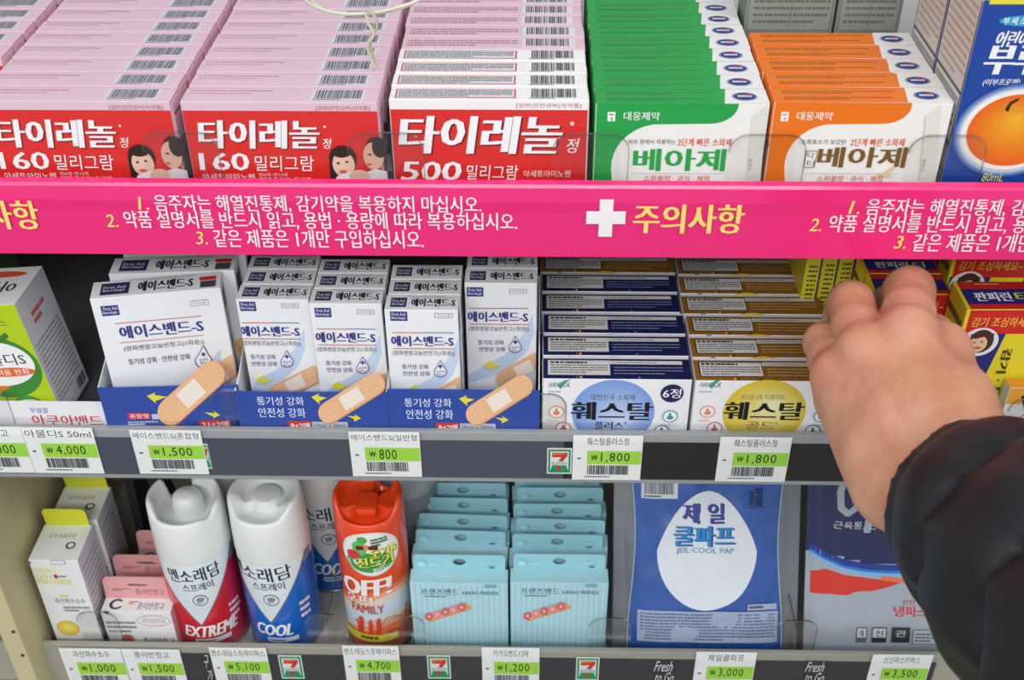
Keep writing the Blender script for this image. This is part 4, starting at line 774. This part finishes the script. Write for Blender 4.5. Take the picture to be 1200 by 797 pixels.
O2 = link('spray_can', None, None, (-84, 86, ZB+.1)); tag(O2, 'grey speckled can behind the orange one, only its top showing', 'spray can')
can_body(O2, 21, 88, M('8A9096', .35, .5)); link('cap', cap_mesh('cap', 21, 86, 126, lambda a: 126-3*notch(a, 0, .5, .5), 122, M('A3ACB0', .4, .5, var=.5), .6), O2)
o3 = link('spray_can', None, None, (-106, 86-.5, ZB+.1)); 
bpy.data.objects.remove(o3)
# --- light blue bandage boxes with hang tabs, two rows
tr = link('display_tray', box_mesh('display_tray', 124.5, 104, .5, [M('A9DCE6', .45)], 0), None, (-14.6, 60.3, ZB+.1)); tag(tr, 'light blue open tray holding two rows of hang-tab bandage boxes', 'tray')
box_at('front_panel', -62.2, 62.2, -52, -51.4, .5, 7.5, [M('A9DCE6', .45)], tr, bev=0)
for s_ in (-1, 1): prism('side_panel', [(-51.3, .5), (52, .5), (52, 60), (30, 60), (-20, 14), (-51.3, 7.5)], -.3, .3, M('9AD2DE', .45), tr, (s_*61.9, 0, 0), 'x')
def friend_box():
    o = carton('hang_tab_box', -75, -14.8, 12.5, 24.5, ZB+.9, -135.5, [M('AEDAE6', .42, coat=.15), M('AEDCE6', .42), M('93C6D2', .45)], 'x'); h_ = 66.6; W_ = 60.2
    tab_plate('hang_tab', 56.5, 11.5, 2.2, (0, 6, 4, 2.6), M('9AD0DC', .42), o, (0, 5.4, h_+.1), lean=8)
    me_q = Print(o, 'front', 4.3, 'mm'); me_q.ell(-26, h_+3.3, -20.5, h_+8.3, 'B0E2EC'); me_q.small(-18, h_+4.3, -8, h_+7, 1, 'B4E4EE'); me_q.small(15, h_+6, 25, h_+8, 1, 'C0E8F0', wd=1.2); me_q.ell(18, h_+2.6, 22, h_+4, '4A7A84'); me_q.done('tab_lettering')['kind'] = 'stuff'
    t = Print(o, 'top', h_, 'mm'); t.text('KAKAO FRIENDS', -12, -2, 12, 2, 'C0E9F1', .02); t.done('printed_top')
    p = Print(o, 'front', -6)
    a0, b0, a1, b1 = -W_/2+.6, .5, W_/2-.6, h_-.6; n = 17
    for k in range(n): x = a0+(a1-a0)*k/n; p.add([(x, b0), (x+(a1-a0)/n*.5, b0), (x+(a1-a0)/n*.5, b1), (x, b1)], [[0, 1, 2, 3]], 'BCE3ED', up=False)
    p.n += 1; p.text('프렌즈밴드', 493, 690, 538, 697, '3C6A86', .03); p.text('KAKAO FRIENDS', 542, 693, 584, 697, '3C6A86', .03); p.rect(568, 685, 582, 689, '7FB4C4'); p.small(497, 698, 545, 700, 1, '5A8AA0', wd=1.2)
    # flower garland of the artwork (the figure wearing it is left out)
    p.poly([(498, 723), (545, 706), (553, 711), (552, 714), (503, 729)], 'E0A86A'); p.poly([(500, 722), (544, 707), (550, 711), (504, 726)], 'EDC58A')
    for i in range(5):
        cx, cy = 503+i*9.5, 722-i*3.0
        for k in range(5): a = 2*math.pi*k/5; p.ell(cx+3*math.cos(a)-2.6, cy+2.6*math.sin(a)-2.4, cx+3*math.cos(a)+2.6, cy+2.6*math.sin(a)+2.4, 'E4707A' if i % 2 == 0 else 'EE9A9E', n=12)
        p.ell(cx-1.6, cy-1.4, cx+1.6, cy+1.4, 'F6D6C0', n=12)
    p.done('printed_front'); return o
N1 = friend_box(); tag(N1, group='light blue hang-tab bandage boxes')
N1['label'] = 'light blue hang-tab bandage box, front one of the left row'
for row, dys, x in (('left', (20.5, 34.5, 49.5, 63.5, 76.5), 0), ('right', (0, 16.5, 29.8, 43.5, 58.5, 74), 61.6)):
    for k, dy in enumerate(dys):
        c = copy_tree(N1); c.location = c.location+Vector(((x+random.uniform(-1.3, 1.3)*(dy > 0))/1000, (dy+(1.5 if x else 0))/1000, 0)); c.rotation_euler.z = math.radians(random.uniform(-2.0, 2.0) if dy > 0 else 0)
        j = k+1 if row == 'left' else k; c['label'] = 'light blue hang-tab bandage box, %s one of the %s row' % (ORD[j], row)
q = Print(tr, 'front', -52, 'mm'); q.text('프렌즈밴드', -47, 1, -24, 5, '4A7A96', .03); q.small(26, 1.5, 44, 4.5, 1, '4A7A96'); q.done('printed_design')
# --- pouches
def pouch_mesh(name, W_, H_, bulge, mats, mi, n=44, m_=44, wa=lambda a, b: a):
    vs_ = []; fs = []; MI = []
    for side in (-1, 1):
        for j in range(m_+1):
            for i in range(n+1):
                a, b = -W_/2+W_*i/n, H_*j/m_; vs_.append((wa(a, b), side*(bulge(a, b) if side < 0 else bulge(a, b)*.6+.2), b))
    K = (n+1)*(m_+1)
    for j in range(m_):
        for i in range(n):
            q = j*(n+1)+i; fs.append([q, q+1, q+n+2, q+n+1]); MI.append(mi(-W_/2+W_*(i+.5)/n, H_*(j+.5)/m_)); fs.append([K+q, K+q+n+1, K+q+n+2, K+q+1]); MI.append(0)
    for i in range(n): fs += [[i, K+i, K+i+1, i+1], [m_*(n+1)+i, m_*(n+1)+i+1, K+m_*(n+1)+i+1, K+m_*(n+1)+i]]; MI += [0, 0]
    for j in range(m_): a, b = j*(n+1), (j+1)*(n+1); fs += [[a, b, K+b, K+a], [a+n, K+a+n, K+b+n, b+n]]; MI += [0, 0]
    return mesh(name, vs_, fs, mats, MI, smooth=True)
SIL = M('7C8186', .32, .5, metal=.3, var=.1, bump=.25, bs=60)
def bul1(a, b):
    e = max(0, 1-(abs(a)/50)**4)*max(0, 1-(abs(b-70)/76)**4) if abs(a) < 50 and abs(b-70) < 76 else 0
    return .5+5.5*e+.5*e*math.sin(a*.21+b*.09)+.4*e*math.sin(b*.23-a*.07)
def in_blue(a, b):
    return 1 if abs(a) < 47.2 and 3.2 < b < 152 else 0
def warp1(a, b):
    g = -.045*math.cos((b-78)/70*math.pi); e = 1 if abs(a) <= 47.3 else max(0, (59-abs(a))/11.8); return a*(1+g*e) if abs(a) <= 47.3 else a+math.copysign(47.2*g*e, a)
BLM = M('2B59A8', .3, .5, coat=.5, var=.45, bump=.1, bs=90).copy(); BLM.name = 'mottled_blue'
for n_ in BLM.node_tree.nodes:
    if n_.type == 'TEX_NOISE' and n_.inputs['Scale'].default_value == 60: n_.inputs['Scale'].default_value = 38; n_.inputs['Distortion'].default_value = 1.5
PB = link('patch_pouch', pouch_mesh('patch_pouch', 118, 158, bul1, [SIL, BLM], in_blue, 100, 70, warp1), None, (110.3, 12.5, ZB+1.6), (-31, 0, 0))
tag(PB, 'blue and silver foil cooling patch pouch standing on the bottom shelf', 'pouch')
p = Print(PB, 'front', 0); p.curved = True
def Pb(a, b, bf=bul1, p=p): return (a, -bf(a, b)-.2-(p.n+1)*.035, b)
p.P = Pb
def drop(p, cx, x0, x1, y0, y1, m, n=40, R_=8):
    # egg shape, narrow at the top, as rings so that it follows the bulge
    out = []
    for k in range(n): t = 2*math.pi*k/n; s_ = math.sin(t); out.append((math.cos(t)*(1-.30*max(s_, 0)+.02*max(-s_, 0)), s_))
    A0, B0, A1, B1 = p.bb(x0, y0, x1, y1); ca, cb, ra, rb = (A0+A1)/2, (B0+B1)/2, (A1-A0)/2, (B1-B0)/2
    vs_ = [(ca+ra*r/R_*x, cb+rb*r/R_*y) for r in range(R_+1) for x, y in out]
    fs = [[r*n+k, r*n+(k+1) % n, (r+1)*n+(k+1) % n, (r+1)*n+k] for r in range(R_) for k in range(n)]; p.add(vs_, fs, m)
p.rect(751, 563, 793, 582, 'D8DCE2'); p.bars(754, 563, 789, 570, '2A2C34', 28); p.bars(754, 570, 789, 577, '2A2C34', 28); p.small(754, 578, 789, 581, 1, '4A4C54', wd=1)
drop(p, 0, 769, 885, 573, 712, M('E4E9F1', .3, coat=.4))
p.text('제 일', 799, 587, 846, 610, '3A4A9E', .05, shadow=('15173A', 1, 1)); p.text('쿨파프', 789, 613, 858, 637, '2C8CD0', .07, shadow=('1A2C78', 1.6, 1)); p.text('JEIL·COOL PAP', 791, 639, 858, 647, '4A9AC8', .02)
p.text('2023.02', 884, 570, 892, 592, '20264A', .03, rot=90); p.text('15050', 876, 573, 882, 592, '20264A', .02, rot=90)
p.rect(874, 705, 909, 712, 'A9B6CC'); p.small(876, 706, 907, 711, 1, '44506A', wd=1.4)
for (x0, x1) in ((746, 910),):
    n = 16
    A0, B0, A1, B1 = p.bb(x0, 713, x1, 750)
    for k in range(n): xx = A0+(A1-A0)*k/n; xe = A0+(A1-A0)*(k+1)/n; p.add([(xx, B0), (xe, B0), (xe, (B0+B1)/2), (xx, (B0+B1)/2), (xe, B1), (xx, B1)], [[0, 1, 2, 3], [3, 2, 4, 5]], 'A4B2CC', up=False)
    p.n += 1; p.small(x0+3, 715, x1-3, 748, 9, '5E6C92', 4, .5, 2.2)
p.done('printed_design')
# clear seam line along the pouch edge
tube('edge_seam', [(warp1(-47.2, b), -bul1(-47.2, b)-.1, b) for b in (4, 30, 55, 80, 105, 130, 150)], .35, M('B8C8DA', .25, .5, coat=.4), PB); tube('edge_seam', [(warp1(47.2, b), -bul1(47.2, b)-.1, b) for b in (4, 30, 55, 80, 105, 130, 150)], .35, M('B8C8DA', .25, .5, coat=.4), PB)
def bul2(a, b):
    e = max(0, 1-(abs(a)/56)**6)*max(0, 1-(abs(b-74)/78)**4) if abs(a) < 56 and abs(b-74) < 78 else 0
    return .5+5.5*e+.7*e*math.sin((a+56)*.33)*math.exp(-((a+44)/14)**2)*1.5
NVY = M('161C58', .25, .5, coat=.5)
PN = link('patch_pouch', pouch_mesh('patch_pouch', 114, 158, bul2, [SIL, M('AEB8C2', .28, .5, coat=.5, metal=.2), NVY], lambda a, b: 2 if b > 62+8*math.exp(-((a+57)/30)**2) else 1, 90, 70), None, (230.5, 13, ZB+1.6), (-31, 0, 0)); tag(PN, 'navy and silver pain patch pouch with red flash, beside the black sleeve', 'pouch')
p = Print(PN, 'front', 0); p.curved = True
p.P = lambda a, b, p=p: (a, -bul2(a, b)-.2-(p.n+1)*.035, b)
def strip_band(p, uv_hi, uv_lo, m, n=40):
    hi = [p.ab(*q) for q in uv_hi]; lo = [p.ab(*q) for q in uv_lo]
    def I(L, a):
        for (a0, b0), (a1, b1) in zip(L, L[1:]):
            if a <= a1: return b0+(b1-b0)*(a-a0)/(a1-a0)
        return L[-1][1]
    A0 = max(hi[0][0], lo[0][0], -56.6); A1 = min(hi[-1][0], lo[-1][0], 56.6); vs_ = []; R_ = 4
    for k in range(n+1):
        a = A0+(A1-A0)*k/n; h, l = I(hi, a), I(lo, a); vs_ += [(a, l+(max(h, l)-l)*j/R_) for j in range(R_+1)]
    p.add(vs_, [[k*(R_+1)+j, (k+1)*(R_+1)+j, (k+1)*(R_+1)+j+1, k*(R_+1)+j+1] for k in range(n) for j in range(R_)], m)
SV = M('AEB8C2', .28, .5, coat=.5, metal=.2)
crv = lambda d: [(948, 646+d), (965, 656+d), (985, 664+d), (1010, 669+d), (1040, 671+d), (1100, 668+d), (1190, 645+d)]
strip_band(p, crv(-10), crv(26), SV)
strip_band(p, crv(-12), crv(1), M('1B3C9A', .25, coat=.5)); strip_band(p, crv(-5), crv(1.5), M('2E7FD6', .25, coat=.5)); strip_band(p, crv(-2), crv(1.5), M('7CC0F0', .25, coat=.5))
RD = M('DE3420', .28, coat=.5)
strip_band(p, [(948, 668), (965, 664), (985, 670), (1005, 673), (1028, 676), (1032, 673), (1045, 676), (1100, 668)], [(948, 693), (990, 694), (1000, 690), (1020, 689), (1040, 684), (1055, 678), (1100, 668)], RD)
strip_band(p, [(1030, 671), (1060, 676), (1100, 670)], [(1030, 677), (1060, 680), (1100, 676)], M('F07A4A', .28, coat=.5))
p.text('아렉스', 974, 540, 1150, 622, 'B4B8C0', .03, .12); p.text('근육통, 관절통, 류마티스', 974, 609, 1100, 618, 'E4E6EE', .015, .1)
p.text('신신', 1054, 699, 1068, 705, 'C04858', .02); p.text('냉파스', 1044, 707, 1084, 720, 'C83A4E', .05, shadow=('F0E6EA', -.6, .4))
for k, (x0, x1, dk) in enumerate(((1001, 1013, 0), (1019, 1036, 0), (1042, 1063, 1))): p.rect(x0, 732, x1, 750, '2A2C32' if dk or k else '5A5E66'); p.rect(x0+1, 733, x1-1, 744, '34363C' if dk else 'C2C8CE'); p.text('대신관'[k], x0+4, 735, x1-4, 743, 'C2C8CE' if dk else '2A2C32', .03)
p.rect(1067, 735, 1105, 752, '8A9098'); p.rect(1067.7, 736, 1104, 751, 'B6BEC6'); p.small(1069, 738, 1102, 750, 3, '6A7078', wd=2); p.done('printed_design')

# ================================================================== PERSON: left hand and padded sleeve
def surface_nets(f, lo, hi, h):
    ax = [np.arange(l, u+h, h) for l, u in zip(lo, hi)]; X, Y, Z = np.meshgrid(*ax, indexing='ij'); D = f(X, Y, Z).astype(np.float32)
    nx, ny, nz = D.shape; ins = D < 0
    c = np.zeros((nx-1, ny-1, nz-1, 3)); cnt = np.zeros((nx-1, ny-1, nz-1))
    corner = [(i, j, k) for i in (0, 1) for j in (0, 1) for k in (0, 1)]
    sl = lambda o: tuple(slice(o[d], [nx, ny, nz][d]-1+o[d]) for d in range(3))
    for a in corner:
        for d in range(3):
            if a[d]: continue
            b = list(a); b[d] = 1; va, vb = D[sl(a)], D[sl(b)]; cross = (va < 0) != (vb < 0); t = np.where(cross, va/np.where(va == vb, 1, va-vb), 0)
            for e in range(3): c[..., e] += np.where(cross, a[e]+(t if e == d else 0), 0)
            cnt += cross
    act = cnt > 0; idx = -np.ones(act.shape, int); idx[act] = np.arange(act.sum()); ii = np.argwhere(act)
    V = (ii+c[act]/cnt[act][:, None])*h+np.array([a[0] for a in ax]); F = []
    for d in range(3):
        o = [0, 0, 0]; o[d] = 1; A = ins[tuple(slice(0, [nx, ny, nz][e]-o[e]) for e in range(3))]; B = ins[tuple(slice(o[e], None) for e in range(3))]
        E_ = np.argwhere(A != B); e1, e2 = (d+1) % 3, (d+2) % 3
        E_ = E_[(E_[:, e1] > 0) & (E_[:, e2] > 0) & (E_[:, e1] < D.shape[e1]-1) & (E_[:, e2] < D.shape[e2]-1)]
        def g(s1, s2):
            q = E_.copy(); q[:, e1] -= s1; q[:, e2] -= s2; return idx[q[:, 0], q[:, 1], q[:, 2]]
        Q = np.stack([g(1, 1), g(0, 1), g(0, 0), g(1, 0)], 1); flip = ~A[E_[:, 0], E_[:, 1], E_[:, 2]]; Q[flip] = Q[flip][:, ::-1]; F.append(Q)
    F = np.concatenate(F); F = F[(F >= 0).all(1)]; return V, F
def cone(X, Y, Z, a, b, ra, rb):
    a, b = np.array(a), np.array(b); d = b-a; L = d@d+1e-9; t = np.clip(((X-a[0])*d[0]+(Y-a[1])*d[1]+(Z-a[2])*d[2])/L, 0, 1)
    return np.sqrt((X-a[0]-t*d[0])**2+(Y-a[1]-t*d[1])**2+(Z-a[2]-t*d[2])**2)-(ra+(rb-ra)*t)
def smin(a, b, k):
    h = np.clip(.5+.5*(b-a)/k, 0, 1); return b*(1-h)+a*h-k*h*(1-h)
def pt(u, v, y): return np.array(wpx(u, v, y=y))
MC = {'little': (pt(980, 440, -50), 10.5), 'ring': (pt(1012, 412, -52), 11.2), 'middle': (pt(1064, 394, -54), 12), 'index': (pt(1102, 412, -52), 11.5)}
WR = {'little': pt(1078, 578, -112), 'ring': pt(1102, 568, -113), 'middle': pt(1128, 555, -114), 'index': pt(1146, 535, -112)}
PIP = {'little': (pt(966, 402, -20), 9.8), 'ring': (pt(997, 357, -9), 11.2), 'middle': (pt(1066, 341, -4), 11.9), 'index': (pt(1094, 392, -18), 9.8)}
DROP = {'little': ((5, 10, -18), (5, 4, -15)), 'ring': ((3, 17, -19), (2, 9, -18)), 'middle': ((-1, 17, -20), (-1, 9, -19)), 'index': ((2, 18, -18), (0, 10, -18))}
FORE = pt(1275, 690, -190)
def hand_sdf(X, Y, Z):
    palm = None
    for f, (m, r) in MC.items():
        mid = (m*.5+WR[f]*.5)+np.array((0, -1.5, 2.5)); d = smin(cone(X, Y, Z, m, mid, r, 13), cone(X, Y, Z, mid, WR[f], 13, 14.5), 6); palm = d if palm is None else smin(palm, d, 9)
    e = cone(X, Y, Z, WR['little']+np.array((-1, 0, -3)), FORE, 18, 27); e2 = cone(X, Y, Z, WR['index']+np.array((0, 0, -5)), FORE, 17, 27); palm = smin(palm, smin(e, e2, 9), 12)
    hyp = cone(X, Y, Z, pt(985, 462, -56)+np.array((2, 3, -7)), pt(1040, 565, -102)+np.array((0, 0, -3)), 12, 15.5); palm = smin(palm, hyp, 9)
    th0, th1, th2, th3 = pt(1135, 505, -105)+np.array((0, 0, -8)), pt(1138, 462, -72)+np.array((-2, 0, -14)), pt(1128, 432, -40)+np.array((-4, 4, -26)), np.array((196, 14, 34))
    palm = smin(palm, cone(X, Y, Z, th0, th1, 15, 12.5), 9); thumb = smin(cone(X, Y, Z, th1, th2, 12, 9.5), cone(X, Y, Z, th2, th3, 9.5, 8), 4); body = smin(palm, thumb, 5)
    fing = None
    for f, (m, r) in MC.items():
        pp, rp = PIP[f]; d1 = pp+np.array(DROP[f][0]); d2 = d1+np.array(DROP[f][1])
        mm = (m+pp)/2; c = smin(cone(X, Y, Z, m, mm, r, rp*.96), cone(X, Y, Z, mm, pp, rp*.96, rp), 3)
        c = smin(c, cone(X, Y, Z, pp, d1, rp*.96, rp*.86), 3); c = smin(c, cone(X, Y, Z, d1, d2, rp*.88, rp*.74), 2.5)
        fing = c if fing is None else smin(fing, c, .7)
    out = smin(body, fing, 5)
    for f, (m, r) in MC.items():                     # knuckle swellings over the tendons
        kc = m+np.array((0, -3, 5)); out = smin(out, np.sqrt((X-kc[0])**2+(Y-kc[1])**2+(Z-kc[2])**2)-(r-3.2), 8)
    out = out+.25*np.sin(X*.23+Z*.11)*np.sin(Y*.19-Z*.13)
    return out
V, F = surface_nets(hand_sdf, (108, -215, -20), (262, 50, 165), 1.7)
person_loc = FORE
def skin_mat():
    m = M('D99A7C', .48, .4, sss=.12); m = m.copy(); m.name = 'skin'; nt = m.node_tree; b = nt.nodes['Principled BSDF']
    tc = nt.nodes.new('ShaderNodeTexCoord'); n = nt.nodes.new('ShaderNodeTexNoise'); n.inputs['Scale'].default_value = 45; n.inputs['Detail'].default_value = 5; nt.links.new(tc.outputs['Object'], n.inputs['Vector'])
    cr = nt.nodes.new('ShaderNodeValToRGB'); cr.color_ramp.elements[0].position = .35; cr.color_ramp.elements[0].color = lin('C08468'); cr.color_ramp.elements[1].position = .7; cr.color_ramp.elements[1].color = lin('D8A386')
    e = cr.color_ramp.elements.new(.52); e.color = lin('CE9577'); nt.links.new(n.outputs['Fac'], cr.inputs[0])
    # redder over the knuckles: a blush tied to places on the hand
    last = cr.outputs[0]
    for f in MC:
        k = (MC[f][0]+np.array((0, -3, 5))-person_loc)/1000; vm = nt.nodes.new('ShaderNodeVectorMath'); vm.operation = 'DISTANCE'; vm.inputs[1].default_value = k; nt.links.new(tc.outputs['Object'], vm.inputs[0])
        mr = nt.nodes.new('ShaderNodeMapRange'); mr.inputs[1].default_value = .004; mr.inputs[2].default_value = .018; mr.inputs[3].default_value = .38; mr.inputs[4].default_value = 0; nt.links.new(vm.outputs['Value'], mr.inputs[0])
        mx = nt.nodes.new('ShaderNodeMix'); mx.data_type = 'RGBA'; mx.inputs[7].default_value = lin('CE7F6C'); nt.links.new(mr.outputs[0], mx.inputs[0]); nt.links.new(last, mx.inputs[6]); last = mx.outputs[2]
    nt.links.new(last, b.inputs['Base Color'])
    v = nt.nodes.new('ShaderNodeTexVoronoi'); v.inputs['Scale'].default_value = 900; nt.links.new(tc.outputs['Object'], v.inputs['Vector']); bp = nt.nodes.new('ShaderNodeBump'); bp.inputs['Strength'].default_value = .35; bp.inputs['Distance'].default_value = .0003; nt.links.new(v.outputs['Distance'], bp.inputs['Height'])
    n3 = nt.nodes.new('ShaderNodeTexNoise'); n3.inputs['Scale'].default_value = 130; n3.inputs['Detail'].default_value = 6; n3.inputs['Distortion'].default_value = 1.2; nt.links.new(tc.outputs['Object'], n3.inputs['Vector'])
    b2 = nt.nodes.new('ShaderNodeBump'); b2.inputs['Strength'].default_value = .35; b2.inputs['Distance'].default_value = .0012; nt.links.new(n3.outputs['Fac'], b2.inputs['Height']); nt.links.new(bp.outputs['Normal'], b2.inputs['Normal']); nt.links.new(b2.outputs['Normal'], b.inputs['Normal'])
    return m
PERSON = link('person', mesh('person', V-person_loc, [tuple(int(i) for i in f) for f in F], [skin_mat()], smooth=True), None, person_loc)
tag(PERSON, 'person reaching in from lower right, hand on medicine box, black padded sleeve', 'person')
s0 = pt(1108, 570, -116)+np.array((3, 0, -4)); ax = FORE-s0; ax /= np.linalg.norm(ax)
S = [s0+np.array((0, 0, 0)), s0+ax*14, s0+ax*44, s0+ax*95, s0+ax*150, s0+ax*215]
def sleeve_sdf(X, Y, Z):
    t = (X-s0[0])*ax[0]+(Y-s0[1])*ax[1]+(Z-s0[2])*ax[2]; rx, ry, rz = X-s0[0]-t*ax[0], Y-s0[1]-t*ax[1], Z-s0[2]-t*ax[2]
    tt = t+3.5*np.sin(rx*.07+1.)+2.5*np.sin(rz*.09+ry*.05)            # seams wander round the arm
    base = 33.2+np.clip(t, 0, 260)*.155; bul = np.zeros_like(t); cuts = [-60, 11, 43, 92, 148, 215, 300]
    for a_, b_, h_ in zip(cuts, cuts[1:], (0, 5.5, 9, 11, 12, 12)):
        u_ = np.clip((tt-a_)/(b_-a_), 0, 1); bul += h_*np.sqrt(np.maximum(np.sin(np.pi*u_), 0))*((tt >= a_) & (tt < b_))
    near = np.exp(-np.minimum(np.abs(tt-43), np.abs(tt-92))/12.); d = np.sqrt(rx**2+ry**2+rz**2)-base-bul+near*1.5*np.sin(np.arctan2(rz, rx)*13)
    d = .8*(d+1.6*np.sin(X*.07+Z*.04+t*.03)*np.sin(Y*.06-Z*.05+t*.02)+.7*np.sin(X*.17+Y*.11)*np.sin(Z*.15+t*.05)); d = np.maximum(d, t-235)
    flat = -(t-1.5+.12*(X-s0[0])*.0); d = np.maximum(d, flat)
    hole = cone(X, Y, Z, s0-ax*20, s0+ax*16, 29, 27); return -smin(-d, hole, 2.5)
cen = S[3]; V, F = surface_nets(sleeve_sdf, cen-np.array((150, 190, 160)), cen+np.array((200, 120, 150)), 2.6)
JK = M('191B20', .5, .4, var=.1, bump=.15, bs=45); JK2 = JK
SLV = link('jacket_sleeve', mesh('jacket_sleeve', V-person_loc, [tuple(int(i) for i in f) for f in F], [JK], smooth=True), PERSON); SLV['label'] = 'black padded jacket sleeve with a narrow cuff'
